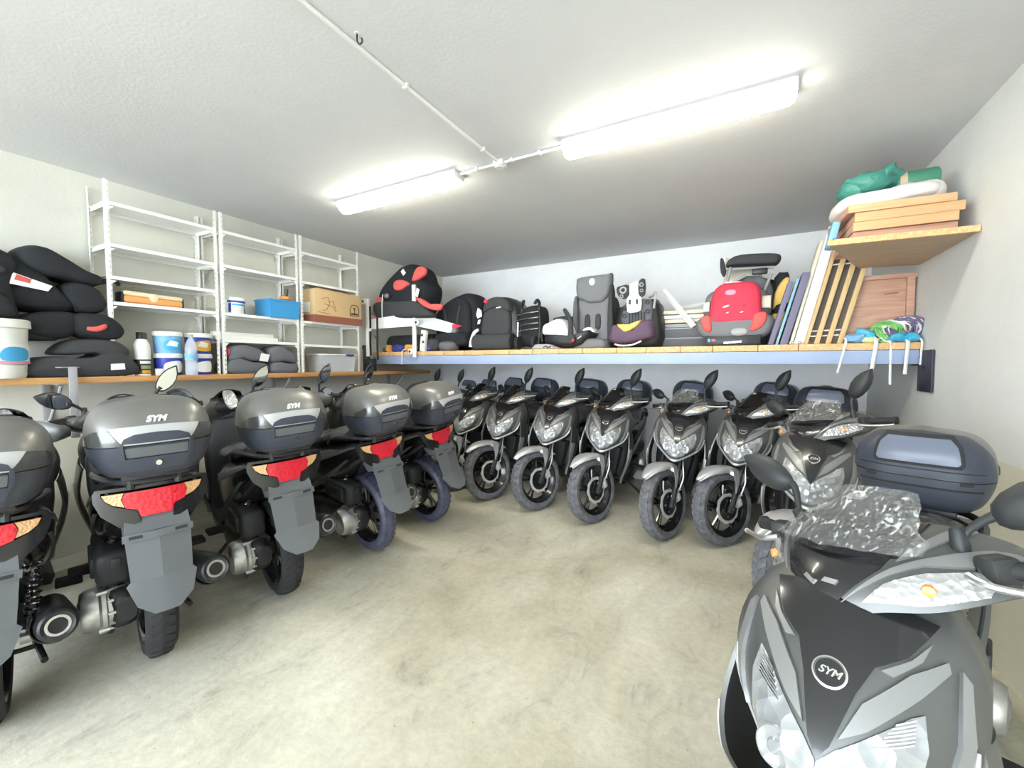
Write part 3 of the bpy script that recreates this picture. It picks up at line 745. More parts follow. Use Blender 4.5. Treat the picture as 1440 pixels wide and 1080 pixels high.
# ------------------------------------------------------------------ more mesh kit: cushions
def smooth_poly(pts, k=4):
    n = len(pts); out = []
    for i in range(n):
        p0, p1, p2, p3 = (V((*pts[(i + j) % n], 0)) for j in (-1, 0, 1, 2))
        for q in range(k):
            t = q / k
            v = .5 * ((2 * p1) + (p2 - p0) * t + (2 * p0 - 5 * p1 + 4 * p2 - p3) * t * t + (3 * p1 - p0 - 3 * p2 + p3) * t ** 3)
            out.append((v.x, v.y))
    return out
def _pillow(s, poly, y0, y1, k=4, inset=.8, tilt=0., sx=1.):
    """soft slab: outline poly in (x, z), from y0 to y1, rounded; tilt shears y with z"""
    pl = smooth_poly(poly, k) if k else list(poly)
    cx = sum(p[0] for p in pl) / len(pl); cz = sum(p[1] for p in pl) / len(pl)
    rings = []
    for sc, t in ((inset * .55, -.03), (inset, 0), ((1 + inset) / 2, .06), (.98, .2), (1, .4), (1, .65), (.98, .82), ((1 + inset) / 2, .95), (inset, 1)):
        rings.append([V((cx + (a - cx) * sc, y0 + (y1 - y0) * t + tilt * (cz + (b - cz) * sc), cz + (b - cz) * sc)) for a, b in pl])
    return s.loft(rings)
MB.pillow = _pillow
def _ell(s, c, r, e=2.4, rot=None, n=24, m=14):
    rings = []
    for i in range(m + 1):
        ph = -PI / 2 + PI * i / m
        cz, sz = math.cos(ph), math.sin(ph)
        k = max(1e-3, abs(cz)) ** (2 / e); z = math.copysign(abs(sz) ** (2 / e), sz)
        rings.append(se_ring(lambda p, q, z=z: (p, q, z * r[2]), r[0] * k, r[1] * k, e, n))
    M = Matrix.Translation(V(c))
    if rot: M = M @ Euler(rot).to_matrix().to_4x4()
    t = MB().loft(rings)
    return s.add(t.v, t.f, M)
MB.ell = _ell
def quad(b, pts, thick=.003):
    """thin plate through a polygon in space"""
    p = [V(q) for q in pts]; n = (p[1] - p[0]).cross(p[2] - p[0]).normalized() * thick
    return b.loft([p, [q + n for q in p]])
def item(name, loc, rz, label, cat, group=None, rx=0, ry=0):
    return tag(empty(name, loc, (rx, ry, rz)), label, cat, group)
LW = PI / 2                             # things along the left wall: local x runs along the wall, local y goes to the wall

# ------------------------------------------------------------------ materials of the room
def mat_wall(name, base, low, zsplit, stain=.06):
    m, nt, b = _new(name)
    tc = nt.nodes.new('ShaderNodeTexCoord'); sp = nt.nodes.new('ShaderNodeSeparateXYZ')
    nt.links.new(tc.outputs['Object'], sp.inputs[0])
    n = nt.nodes.new('ShaderNodeTexNoise'); n.inputs['Scale'].default_value = 1.6; n.inputs['Detail'].default_value = 8; n.inputs['Roughness'].default_value = .7
    nt.links.new(tc.outputs['Object'], n.inputs['Vector'])
    gt = nt.nodes.new('ShaderNodeMath'); gt.operation = 'GREATER_THAN'; gt.inputs[1].default_value = zsplit
    nt.links.new(sp.outputs['Z'], gt.inputs[0])
    mx = nt.nodes.new('ShaderNodeMix'); mx.data_type = 'RGBA'; mx.inputs[6].default_value = (*low, 1); mx.inputs[7].default_value = (*base, 1)
    nt.links.new(gt.outputs[0], mx.inputs[0])
    r = nt.nodes.new('ShaderNodeMapRange'); r.inputs['From Min'].default_value = .35; r.inputs['From Max'].default_value = .75; r.inputs['To Min'].default_value = 1; r.inputs['To Max'].default_value = 1 - stain * 2
    nt.links.new(n.outputs['Fac'], r.inputs['Value'])
    mu = nt.nodes.new('ShaderNodeMix'); mu.data_type = 'RGBA'; mu.blend_type = 'MULTIPLY'; mu.inputs[0].default_value = 1
    nt.links.new(mx.outputs[2], mu.inputs[6]); nt.links.new(r.outputs[0], mu.inputs[7]); nt.links.new(mu.outputs[2], b.inputs['Base Color'])
    n2 = nt.nodes.new('ShaderNodeTexNoise'); n2.inputs['Scale'].default_value = 60; nt.links.new(tc.outputs['Object'], n2.inputs['Vector'])
    bp = nt.nodes.new('ShaderNodeBump'); bp.inputs['Strength'].default_value = .12; bp.inputs['Distance'].default_value = .01
    nt.links.new(n2.outputs['Fac'], bp.inputs['Height']); nt.links.new(bp.outputs['Normal'], b.inputs['Normal'])
    b.inputs['Roughness'].default_value = .75
    MATS[name] = m
def mat_floor(name):
    m, nt, b = _new(name)
    L = nt.links.new
    tc = nt.nodes.new('ShaderNodeTexCoord')
    def noise_(sc, det, ro, dist=0., mp=None):
        n = nt.nodes.new('ShaderNodeTexNoise'); n.inputs['Scale'].default_value = sc; n.inputs['Detail'].default_value = det; n.inputs['Roughness'].default_value = ro; n.inputs['Distortion'].default_value = dist
        if mp:
            k = nt.nodes.new('ShaderNodeMapping'); k.inputs['Scale'].default_value = mp; k.inputs['Rotation'].default_value = (0, 0, .5); L(tc.outputs['Object'], k.inputs[0]); L(k.outputs[0], n.inputs['Vector'])
        else: L(tc.outputs['Object'], n.inputs['Vector'])
        return n
    def ramp(src, stops):
        c = nt.nodes.new('ShaderNodeValToRGB'); e = c.color_ramp.elements
        e[0].position, e[0].color = stops[0][0], (*stops[0][1], 1); e[1].position, e[1].color = stops[-1][0], (*stops[-1][1], 1)
        for p, q in stops[1:-1]:
            x = e.new(p); x.color = (*q, 1)
        L(src, c.inputs[0]); return c
    def mul(a, c, f=1., bt='MULTIPLY'):
        x = nt.nodes.new('ShaderNodeMix'); x.data_type = 'RGBA'; x.blend_type = bt; x.inputs[0].default_value = f
        L(a, x.inputs[6]); L(c, x.inputs[7]); return x.outputs[2]
    big = ramp(noise_(.75, 7, .62, .5).outputs['Fac'], [(.30, (.38, .345, .255)), (.44, (.50, .465, .365)), (.58, (.62, .59, .495)), (.74, (.72, .70, .62))])
    mid = ramp(noise_(3.2, 9, .72, .8, (1.7, .75, 1)).outputs['Fac'], [(.30, (.66, .655, .65)), (.43, (.93, .93, .92)), (.60, (1.03, 1.025, 1.0)), (.78, (1.12, 1.12, 1.10))])
    fine = ramp(noise_(26, 6, .7).outputs['Fac'], [(.30, (.86, .85, .83)), (.55, (1, 1, 1)), (.75, (1.08, 1.07, 1.05))])
    col = mul(big.outputs[0], mid.outputs[0]); col = mul(col, fine.outputs[0])
    # scattered dark specks and pale cement splashes
    v = nt.nodes.new('ShaderNodeTexVoronoi'); v.inputs['Scale'].default_value = 9; v.inputs['Randomness'].default_value = 1
    L(tc.outputs['Object'], v.inputs['Vector'])
    sp = ramp(v.outputs['Distance'], [(.018, (.32, .30, .27)), (.04, (1, 1, 1))]); col = mul(col, sp.outputs[0], .8)
    w = ramp(noise_(5.5, 10, .8, 1.5).outputs['Fac'], [(.62, (0, 0, 0)), (.70, (.13, .128, .12))]); col = mul(col, w.outputs[0], 1., 'ADD')
    L(col, b.inputs['Base Color'])
    bp = nt.nodes.new('ShaderNodeBump'); bp.inputs['Strength'].default_value = .25; bp.inputs['Distance'].default_value = .01
    L(noise_(18, 8, .7).outputs['Fac'], bp.inputs['Height']); L(bp.outputs['Normal'], b.inputs['Normal'])
    b.inputs['Roughness'].default_value = .62; b.inputs['Specular IOR Level'].default_value = .3
    MATS[name] = m
mat_wall('wall_paint_left_lit', (.66, .655, .58), (.60, .575, .47), 1.06)  # white paint; yellowish cast of the light put into the upper colour
mat_wall('wall_paint_back', (.90, .90, .91), (.72, .71, .69), .98)
mat_wall('wall_paint_right', (.72, .725, .71), (.68, .65, .53), .985)
mat_wall('ceiling_paint', (.66, .66, .675), (.66, .66, .675), -9, .03)
mat_floor('concrete')
mat('rack_white', (.83, .83, .80), .4)
mat('white_metal', (.86, .86, .84), .35)
mat('lamp_body', (.72, .72, .73), .5)
mat('lamp_diffuser', (.95, .95, .93), .3, emit=((1., .97, .80), 32.))
mat('pipe_white', (.72, .72, .72), .5)
mat('beam_paint', (.34, .41, .58), .5, vary=(4, .05))
mat('bracket_black', (.03, .032, .05), .5)
mat_wood('shelf_wood', (.46, .22, .07), (.62, .34, .13), 5., 1)
mat_wood('plank_wood', (.60, .33, .13), (.78, .52, .27), 4., 1)
mat_wood('ply_wood', (.42, .30, .20), (.54, .40, .28), 4., 0)
mat_wood('crib_wood', (.56, .38, .17), (.66, .48, .25), 5., 2)
mat_wood('brown_wood', (.44, .235, .155), (.58, .35, .25), 3.5, 0)
mat_wood('drawer_wood', (.58, .33, .15), (.70, .45, .25), 4., 0)
mat('seat_black', (.016, .018, .022), .85, 0, bump=('noise', 260, .3))
mat('seat_black_shell', (.022, .022, .024), .4, 0)
mat('seat_charcoal', (.050, .052, .055), .85, 0, bump=('noise', 300, .3))
mat('seat_grey', (.135, .14, .155), .8, 0, bump=('noise', 300, .3))
mat('seat_midgrey', (.20, .20, .215), .8, 0, bump=('noise', 300, .3))
mat('fabric_red', (.72, .045, .085), .75, 0, bump=('noise', 260, .2))
mat('fabric_coral', (.72, .11, .10), .75)
mat('fabric_white', (.85, .85, .84), .8)
mat('fabric_plum', (.12, .075, .12), .8)
mat('fabric_yellow', (.78, .52, .15), .8)
mat('label_white', (.80, .80, .77), .5)
mat('label_cream', (.72, .70, .55), .5)
mat('label_red', (.62, .10, .08), .5)
mat('plastic_white', (.80, .80, .74), .4)
mat('plastic_grey', (.36, .36, .37), .5)
mat('print_blue', (.03, .055, .36), .4)
mat('print_cyan', (.07, .38, .68), .4)
mat('print_pink', (.72, .28, .38), .4)
mat('print_amber', (.62, .33, .06), .4)
mat('print_green', (.25, .35, .14), .4)
mat('crate_blue', (.05, .30, .62), .45)
mat('cardboard', (.60, .42, .22), .8, vary=(3, .06))
mat('cardboard_side', (.56, .39, .22), .8, vary=(3, .06))
mat('carton_brown', (.28, .10, .06), .8)
mat('print_dark', (.06, .04, .03), .7)
mat('orange_pack', (.80, .34, .11), .5)
mat('cream_pack', (.78, .66, .44), .5)
mat('clear_plastic', (.80, .84, .86), .1, 0); MATS['clear_plastic'].node_tree.nodes['Principled BSDF'].inputs['Alpha'].default_value = .38
mat('cloth_blue', (.05, .06, .28), .8)
mat('cloth_orange', (.80, .38, .08), .8)
mat('bag_teal', (.055, .25, .20), .35, 0, bump=('noise', 40, .8))
mat('roll_green', (.06, .22, .14), .5)
mat('bag_white', (.80, .76, .72), .5, 0, bump=('noise', 12, .5))
mat('tape_tan', (.58, .40, .25), .5)
mat('strap_white', (.80, .79, .78), .7)
mat('strap_mauve', (.16, .13, .22), .7)
mat('bag_blue', (.06, .42, .62), .35, 0, bump=('noise', 50, .6))
mat('bag_sky', (.22, .45, .72), .4, 0, bump=('noise', 50, .6))
mat('bag_green', (.22, .55, .16), .4, 0, bump=('noise', 50, .6))
mat('bag_lime', (.62, .72, .30), .4)
mat('board_purple', (.17, .16, .25), .6)
mat('board_blue', (.25, .47, .68), .5)
mat('backing_brown', (.14, .115, .095), .8)
mat('board_cream', (.72, .66, .52), .6)

# ------------------------------------------------------------------ room
X0, X1, YB, YF, H = -4.2, 1.09, 5.40, -3.4, 2.82
b = MB(); b.box((-1.5, -.4, -.05), (9, 13, .1)); struct(b.build('floor', 'concrete'))
b = MB(); b.box(((X0 + X1) / 2, (YB + YF) / 2, H + .05), (X1 - X0 + .4, YB - YF + .2, .1)); struct(b.build('ceiling', 'ceiling_paint'))
b = MB(); b.box((X0 - .1, (YB + YF) / 2, H / 2), (.2, YB - YF + .2, H)); struct(b.build('wall_left', 'wall_paint_left_lit'))
b = MB(); b.box(((X0 + X1) / 2, YB + .1, H / 2), (X1 - X0 + .4, .2, H)); struct(b.build('wall_back', 'wall_paint_back'))
b = MB(); b.box((X1 + .1, (YB + YF) / 2, H / 2), (.2, YB - YF + .2, H)); struct(b.build('wall_right', 'wall_paint_right'))
mat('skirting', (.66, .63, .50), .7, vary=(6, .15))
b = MB(); b.box((X0 + .012, (YB + YF) / 2, .045), (.024, YB - YF, .09), None, .006); struct(b.build('baseboard_left', 'skirting'))

# ------------------------------------------------------------------ ceiling lamps, conduit
def lamp(x0, x1, y, label):
    L = x1 - x0
    r = item('ceiling_lamp', ((x0 + x1) / 2, y, H), 0, label, 'lamp', 'long ceiling lamps in one line')
    b = MB(); b.loft([[(x, p[0], p[1]) for p in [(-.058, 0), (-.066, -.034), (-.066, -.042), (.066, -.042), (.066, -.034), (.058, 0)]] for x in (-L / 2, L / 2)])
    for sx in (-1, 1): b.box((sx * (L / 2 + .002), 0, -.026), (.02, .12, .05), None, .006)
    b.build('housing', 'lamp_body', r)
    sec = lambda k: [(.060 * k * math.cos(a), -.040 - .058 * k * math.sin(a) ** .8 if math.sin(a) > 0 else -.040) for a in [PI * i / 14 for i in range(15)]]
    b = MB(); b.loft([[(x, p[0], p[1]) for p in sec(k)] for x, k in ((-L / 2 - .004, .72), (-L / 2 + .012, .93), (-L / 2 + .04, 1), (L / 2 - .04, 1), (L / 2 - .012, .93), (L / 2 + .004, .72))])
    b.build('diffuser', 'lamp_diffuser', r, ang=60)
    for sy in (-1, 1):
        for k in range(5): MB().box((-L / 2 + .1 + k * (L - .2) / 4, sy * .067, -.045), (.03, .008, .022), None, .002).build('clip', 'lamp_body', r)
    return r
lamp(-3.02, -1.82, 2.53, 'lit fluorescent batten lamp on the ceiling nearer the white racks')
lamp(-1.0, .19, 2.53, 'lit fluorescent batten lamp on the ceiling nearer the right wall')
r = item('junction_box', (-1.475, 2.53, H), 0, 'small white junction box on the ceiling between the two lamps', 'electrical box')
b = MB(); b.box((0, 0, -.02), (.075, .075, .04), None, .008); b.lathe([(0, -.046), (.028, -.046), (.03, -.04), (0, -.04)], (0, 0, 0), 'z', 16); b.build('casing', 'pipe_white', r)
def conduit(p0, p1, label, clips):
    d = V(p1) - V(p0); r = item('conduit', p0, 0, label, 'cable pipe', 'thin conduits on the ceiling')
    MB().tube([(0, 0, -.014), d * .33 + V((0, 0, -.0135)), d * .66 + V((0, 0, -.0145)), d + V((0, 0, -.014))], .0095, 10).build('pipe', 'pipe_white', r)
    for k in clips:
        c = d * k; b = MB(); t = d.normalized(); s = t.cross(V((0, 0, 1)))
        Mx = Matrix.Translation(c) @ Matrix((t, s, V((0, 0, 1)))).transposed().to_4x4()
        q = MB(); q.box((0, 0, -.014), (.022, .034, .026), None, .006); b.add(q.v, q.f, Mx); b.build('clip', 'pipe_white', r)
conduit((-1.49, -3.3, H), (-1.475, 2.49, H), 'thin long conduit running along the ceiling towards the junction box', (.35, .62, .72, .85, .97))
conduit((-1.515, 2.53, H), (-1.80, 2.53, H), 'short conduit from the junction box to the lamp nearer the racks', (.5,))
conduit((-1.435, 2.53, H), (-1.01, 2.53, H), 'short conduit from the junction box to the lamp nearer the right wall', (.12, .6))
r = item('ceiling_hook', (-1.437, 1.29, H), .3, 'small bent metal hook screwed into the ceiling beside the long conduit', 'hook')
MB().tube([(0, 0, 0), (0, 0, -.03), (.012, 0, -.045), (.024, 0, -.035), (.02, 0, -.022)], .0035, 8, smooth=3).build('hook_wire', 'steel_dark', r)
MB().lathe([(0, -.003), (.012, -.003), (.012, 0), (0, 0)], (0, 0, 0), 'z', 12).build('rose', 'pipe_white', r)

# ------------------------------------------------------------------ left wall shelf and racks
ZL = 1.365
r = item('wall_shelf', (X0, 1.3, ZL), 0, 'long orange-edged wooden shelf board fixed along the left wall', 'shelf')
b = MB(); b.box((.18, .9, -.021), (.36, 4.9, .042), None, .004); b.build('board', 'shelf_wood', r)
for y in (-.29, 1.3, 2.9):
    b = MB()
    b.box((.012, y, -.20), (.02, .045, .40), None, .003); b.box((.17, y, -.047), (.32, .04, .010), None, .002); b.tube([(.02, y, -.34), (.30, y, -.055)], .010, 8)
    b.build('bracket', 'plastic_grey', r)
r = item('steel_strut', (-3.815, 1.04, ZL - .002), 0, 'flat grey steel strut hung over the edge of the left shelf below the stacked seats', 'bracket')
b = MB(); b.box((-.022 + .035, 0, -.16), (.008, .042, .46), None, .002); b.box((-.045, -.03, .066), (.12, .10, .008), (0, 0, .4), .002); b.build('flat_bar', 'plastic_grey', r)

def rack(y0, y1, zs, label):
    r = item('shelving_rack', (-4.03, (y0 + y1) / 2, ZL), LW, label, 'shelving rack', 'white metal racks on the left shelf')
    w = (y1 - y0) / 2 - .004
    for sx in (-1, 1):
        for yy, dr in ((-.15, 1), (.15, -1)):
            b = MB(); hgt = 1.36
            x = sx * w
            b.box((x - sx * .006, yy, hgt / 2), (.012, .0025, hgt)); b.box((x, yy + dr * .012, hgt / 2), (.0025, .024, hgt))
            n = 34
            for k in range(n):
                z = (k + .5) * hgt / n; b.box((x - sx * .0155, yy, z), (.008, .0025, hgt / n * .58))
            b.box((x - sx * .0205, yy, hgt / 2), (.003, .0025, hgt))
            b.build('post', 'rack_white', r)
    for z in zs:
        z -= ZL
        b = MB(); b.box((0, 0, z), (2 * w - .008, .292, .003))
        for yy in (-.147, .147): b.box((0, yy, z - .010), (2 * w - .008, .003, .024)); b.box((0, yy * .94, z - .021), (2 * w - .008, .016, .003))
        for sx in (-1, 1): b.box((sx * (w - .012), 0, z - .014), (.003, .29, .03))
        for sx in (-1, 1):
            for yy in (-1, 1): b.hull([(sx * (w - .004), yy * .143, z - .03), (sx * (w - .05), yy * .146, z - .03), (sx * (w - .004), yy * .143, z - .07), (sx * (w - .004), yy * .149, z - .03), (sx * (w - .05), yy * .149, z - .03), (sx * (w - .004), yy * .149, z - .07)])
        b.build('shelf_panel', 'rack_white', r)
    return r
rack(1.255, 1.965, (2.578, 2.29, 2.066, 1.888), 'white slotted metal rack holding the long orange packet, leftmost of the three')
rack(1.985, 2.695, (2.578, 2.293, 1.888, 1.66), 'white slotted metal rack holding the blue crate, middle of the three')
rack(2.715, 3.445, (2.57, 2.28, 1.884, 1.65), 'white slotted metal rack holding the cardboard box, rightmost of the three')

# ------------------------------------------------------------------ on the left shelf
def seat_l(y, z, label, cat, mats, polys, x=-3.86, dep=.30, name='car_seat', group=None, conv=None):
    r = item(name, (x, y, z), LW, label, cat, group)
    for (nm, pl, d0, d1), m in zip(polys, mats):
        MB().pillow([conv(*p) for p in pl], d0, d1).build(nm, m, r, ang=70)
    return r
cv = lambda a, c, z0=0: ((a - 450) / 1025, (990 - c) / 1025 - z0)
r = item('booster_seat', (-3.86, 1.065, ZL), LW, 'dark grey booster cushion at the bottom of the stacked black seats', 'child seat')
MB().pillow([cv(*p) for p in [(185, 990), (200, 930), (260, 870), (380, 850), (470, 860), (560, 850), (680, 800), (770, 850), (785, 990)]], -.02, .30).build('cushion', 'seat_charcoal', r, ang=70)
MB().pillow([cv(*p) for p in [(360, 830), (430, 750), (560, 722), (690, 735), (765, 800), (740, 850), (610, 850), (560, 830), (440, 840)]], .0, .26).build('armrest', 'seat_charcoal', r, ang=70)
quad(MB(), [(cv(625, 945)[0], -.034, cv(625, 945)[1]), (cv(705, 940)[0], -.034, cv(705, 940)[1]), (cv(702, 897)[0], -.032, cv(702, 897)[1]), (cv(627, 902)[0], -.032, cv(627, 902)[1])]).build('tag', 'label_white', r)
z2 = .235
r = item('car_seat', (-3.88, 1.065, ZL + z2), LW, 'black child seat with red-orange trim in the stack by the bucket', 'child seat')
cz = lambda a, c: cv(a, c, z2)
MB().pillow([cz(*p) for p in [(190, 985 - 240), (180, 650), (260, 580), (400, 545), (520, 560), (540, 620), (500, 690), (400, 740), (300, 748)]], .02, .30).build('seat_shell', 'seat_black', r, ang=70)
MB().pillow([cz(*p) for p in [(470, 570), (560, 545), (660, 565), (730, 640), (725, 700), (660, 735), (540, 722), (470, 680)]], -.03, .24).build('side_wing', 'seat_black', r, ang=70)
MB().tube([(cz(515, 655)[0], -.036, cz(0, 660)[1]), (cz(560, 660)[0], -.045, cz(0, 662)[1]), (cz(600, 648)[0], -.042, cz(0, 645)[1]), (cz(612, 628)[0], -.034, cz(0, 628)[1])], [.012, .018, .018, .010], 10, smooth=4).build('trim', 'fabric_coral', r)
MB().pillow([cz(*p) for p in [(180, 748), (190, 700), (300, 720), (390, 745)]], .0, .2).build('buckle_pad', 'seat_black', r, ang=70)
z3 = .44
c3 = lambda a, c: cv(a, c, z3)
r = item('car_seat', (-3.90, 1.065, ZL + z3), LW, 'black child seat with a white and red label on top of the stack', 'child seat')
MB().pillow([c3(*p) for p in [(150, 535), (150, 330), (175, 240), (235, 205), (330, 280), (420, 400), (500, 538)]], .02, .32).build('seat_shell', 'seat_black', r, ang=70)
MB().pillow([c3(*p) for p in [(225, 190), (270, 145), (350, 135), (450, 190), (560, 260), (645, 295), (620, 345), (540, 350), (440, 330), (330, 320), (240, 260)]], -.02, .28).build('backrest', 'seat_black', r, ang=70)
MB().pillow([c3(*p) for p in [(420, 400), (480, 340), (580, 350), (640, 420), (652, 500), (610, 540), (500, 540)]], .0, .26).build('headrest', 'seat_black', r, ang=70)
MB().tube([(c3(610, 0)[0], .05, c3(0, 320)[1]), (c3(670, 0)[0], .04, c3(0, 305)[1]), (c3(715, 0)[0], .05, c3(0, 300)[1]), (c3(735, 0)[0], .06, c3(0, 325)[1])], [.022, .018, .014, .012], 8, smooth=3).build('belt_hook', 'seat_charcoal', r)
lb = quad(MB(), [(c3(a, c)[0], -.015 + .00 * c, c3(a, c)[1]) for a, c in ((160, 402), (350, 430), (372, 393), (205, 336))]).build('label', 'label_white', r)
quad(MB(), [(c3(a, c)[0], -.019, c3(a, c)[1]) for a, c in ((205, 378), (268, 392), (275, 365), (215, 345))]).build('print', 'label_red', lb)
r = item('paint_bucket', (-3.88, .735, ZL), LW, 'large white lidded bucket with a blue and pink label at the left edge', 'bucket')
MB().lathe([(0, 0), (.115, 0), (.122, .02), (.135, .30), (.137, .315), (0, .315)], (0, 0, 0), 'z', 40).build('tub', 'plastic_white', r)
MB().lathe([(0, .35), (.138, .35), (.146, .343), (.148, .30), (.143, .297), (.138, .312), (0, .312)], (0, 0, 0), 'z', 40).build('lid', 'plastic_white', r)
cyl = lambda R_: (lambda a, z: V((R_ * math.sin(a), -R_ * math.cos(a), z)))
lb = MB().patch(cyl(.130), [(-1.2, .085), (1.3, .085), (1.3, .20), (-1.2, .20)], (.15, .1), .006, .004).build('label', 'label_white', r)
MB().patch(cyl(.130), [(-1.2, .085), (1.3, .085), (1.3, .102), (-.2, .104), (-.4, .14), (-1.2, .15)], (.15, .1), .003, .006).build('print_band', 'print_pink', lb)
MB().patch(cyl(.130), smooth_poly([(.0, .11), (.5, .10), (.95, .115), (1.05, .15), (.8, .18), (.2, .185), (-.05, .15)], 4), (.15, .1), .003, .0065).build('print_splash', 'print_cyan', lb)
r = item('car_seat', (-3.93, .70, ZL + .352), LW, 'black child seat resting on the white bucket, cut by the left edge', 'child seat')
MB().pillow([(-.25, 0), (-.26, .25), (-.2, .40), (-.05, .44), (.09, .425), (.16, .36), (.15, .30), (.13, .2), (.14, .08), (.12, .0)], -.05, .22).build('seat_shell', 'seat_black', r, ang=70)
MB().pillow([(-.2, .02), (-.2, .14), (0, .17), (.1, .13), (.11, .02)], -.10, .05).build('seat_pad', 'seat_black', r, ang=70)
MB().pillow([(-.1, .30), (.02, .33), (.09, .30), (.06, .26), (-.1, .25)], -.085, .0).build('harness_pad', 'seat_charcoal', r, ang=70)

r = item('packet', (-3.98, 1.53, 1.8905), LW, 'long orange and cream packet on the leftmost white rack', 'packet', ry=.02)
b = MB(); b.box((0, -.02, .028), (.36, .13, .05), None, .014, 3); b.build('wrapper', 'orange_pack', r)
b = MB(); b.box((0, -.02, .070), (.365, .12, .034), None, .012, 3); b.build('top_sleeve', 'cream_pack', r)
b = MB(); b.ell((-.005, -.078, .052), (.03, .012, .035)); b.build('tied_knot', 'cream_pack', r)
for sx in (-1, 1): MB().box((sx * .185, -.02, .04), (.022, .10, .075), None, .008).build('end_cap', 'seat_black_shell', r)

def can(y, label, h=.088, x=-3.90):
    r = item('tin', (x, y, ZL), LW, label, 'tin', None)
    MB().lathe([(0, 0), (.027, 0), (.029, .004), (.029, h - .018), (0, h - .018)], (0, 0, 0), 'z', 20).build('body', 'label_white', r)
    MB().lathe([(0, h - .02), (.030, h - .02), (.030, h - .003), (.027, h), (0, h)], (0, 0, 0), 'z', 20).build('lid', 'label_red', r)
can(1.300, 'small white tin with a red lid, nearest the left rack post'); can(1.362, 'small white tin with a red lid, next to the cream bottle')
r = item('bottle', (-3.93, 1.45, ZL), LW, 'cream plastic bottle with a black cap and dark label by the small tins', 'bottle')
MB().lathe([(0, 0), (.048, 0), (.050, .01), (.050, .20), (.046, .235), (.030, .268), (.026, .275), (0, .275)], (0, 0, 0), 'z', 28).build('body', 'plastic_white', r)
MB().lathe([(0, .27), (.031, .27), (.031, .315), (.028, .32), (0, .32)], (0, 0, 0), 'z', 24).build('cap', 'seat_black_shell', r)
lb = MB().lathe([(.0505, .012), (.0515, .012), (.0515, .12), (.0505, .12)], (0, 0, 0), 'z', 28, close=True).build('label', 'seat_black_shell', r)
MB().patch(cyl(.0515), [(-.5, .05), (.8, .05), (.8, .075), (-.5, .075)], (.2, .1), .002, .0012).build('print_band', 'print_green', lb)
MB().patch(cyl(.0515), [(-.6, .088), (.8, .088), (.8, .108), (-.6, .108)], (.2, .1), .002, .0012).build('print_title', 'label_white', lb)
MB().patch(cyl(.0515), [(-.4, .016), (.7, .016), (.7, .04), (-.4, .04)], (.2, .1), .002, .0012).build('print_base', 'print_amber', lb)
r = item('small_carton', (-3.88, 1.535, ZL), LW, 'tiny white carton in front of the stacked paint tubs', 'box')
MB().box((0, 0, .025), (.045, .03, .05), (0, 0, .15), .002).build('carton', 'label_white', r)
def tub(y, z, label, a, bcol, x=-3.95, amber=False):
    r = item('paint_tub', (x, y, z), LW, label, 'paint tub', 'paint tubs stacked on the left shelf')
    MB().lathe([(0, 0), (.080, 0), (.083, .008), (.089, .135), (0, .135)], (0, 0, 0), 'z', 32).build('tub_body', a, r)
    MB().lathe([(0, .168), (.088, .168), (.094, .163), (.096, .134), (.092, .132), (.089, .14), (0, .14)], (0, 0, 0), 'z', 32).build('lid', 'plastic_white', r)
    lb = MB().patch(cyl(.0855), smooth_poly([(-.6, .03), (.1, .02), (.8, .03), (.9, .08), (.5, .11), (-.4, .10), (-.7, .07)], 3), (.2, .05), .004, .004).build('label', bcol, r)
    MB().patch(cyl(.0855), [(-.45, .06), (.3, .05), (.45, .085), (-.2, .10)], (.2, .05), .003, .0055).build('print_title', 'label_cream' if amber else 'label_white', lb)
tub(1.62, ZL, 'blue and white paint tub at the bottom of the stack by the cream bottle', 'print_blue', 'label_white')
tub(1.62, ZL + .1685, 'pale blue paint tub with a cyan label on top of the stack by the bottle', 'bag_sky', 'print_cyan')
tub(1.83, ZL, 'blue paint tub with a white splash, bottom of the stack by the rack post', 'print_blue', 'label_white')
tub(1.83, ZL + .1685, 'violet paint tub with an amber label on top of the stack by the post', 'print_blue', 'print_amber', amber=True)
r = item('water_bottle', (-3.83, 1.725, ZL), LW, 'clear plastic bottle standing in front of the paint tubs', 'bottle')
MB().lathe([(0, 0), (.038, 0), (.041, .01), (.040, .09), (.038, .10), (.041, .11), (.041, .21), (.034, .25), (.016, .285), (.014, .30), (0, .30)], (0, 0, 0), 'z', 24).build('body', 'clear_plastic', r)
MB().lathe([(.041, .12), (.0418, .12), (.0418, .17), (.041, .17)], (0, 0, 0), 'z', 24, close=True).build('label', 'bag_sky', r)
MB().lathe([(0, .295), (.017, .295), (.017, .318), (0, .32)], (0, 0, 0), 'z', 16).build('cap', 'plastic_grey', r)

r = item('paint_pot', (-3.95, 2.13, 1.8905), LW, 'small white pot with blue print on the middle rack left of the blue crate', 'paint tub')
MB().lathe([(0, 0), (.064, 0), (.068, .008), (.076, .115), (0, .115)], (0, 0, 0), 'z', 28).build('tub_body', 'plastic_white', r)
MB().lathe([(.076, .112), (.082, .112), (.082, .135), (.076, .14), (0, .14), (0, .115)], (0, 0, 0), 'z', 28).build('lid', 'plastic_white', r)
lb = MB().patch(cyl(.0715), [(-1.3, .095), (1.3, .095), (1.3, .112), (-1.3, .112)], (.2, .05), .004, .0055).build('label', 'print_blue', r)
for a0 in (-1.2, .75): MB().patch(cyl(.069), [(a0, .01), (a0 + .28, .01), (a0 + .34, .095), (a0, .095)], (.2, .05), .004, .005).build('print_stripe', 'print_blue', lb)
MB().patch(cyl(.0705), [(-.8, .07), (.7, .07), (.7, .085), (-.8, .085)], (.2, .05), .004, .005).build('print_title', 'print_cyan', lb)
r = item('crate', (-3.97, 2.535, 1.8905), LW, 'bright blue open plastic crate on the middle white rack', 'crate')
b = MB()
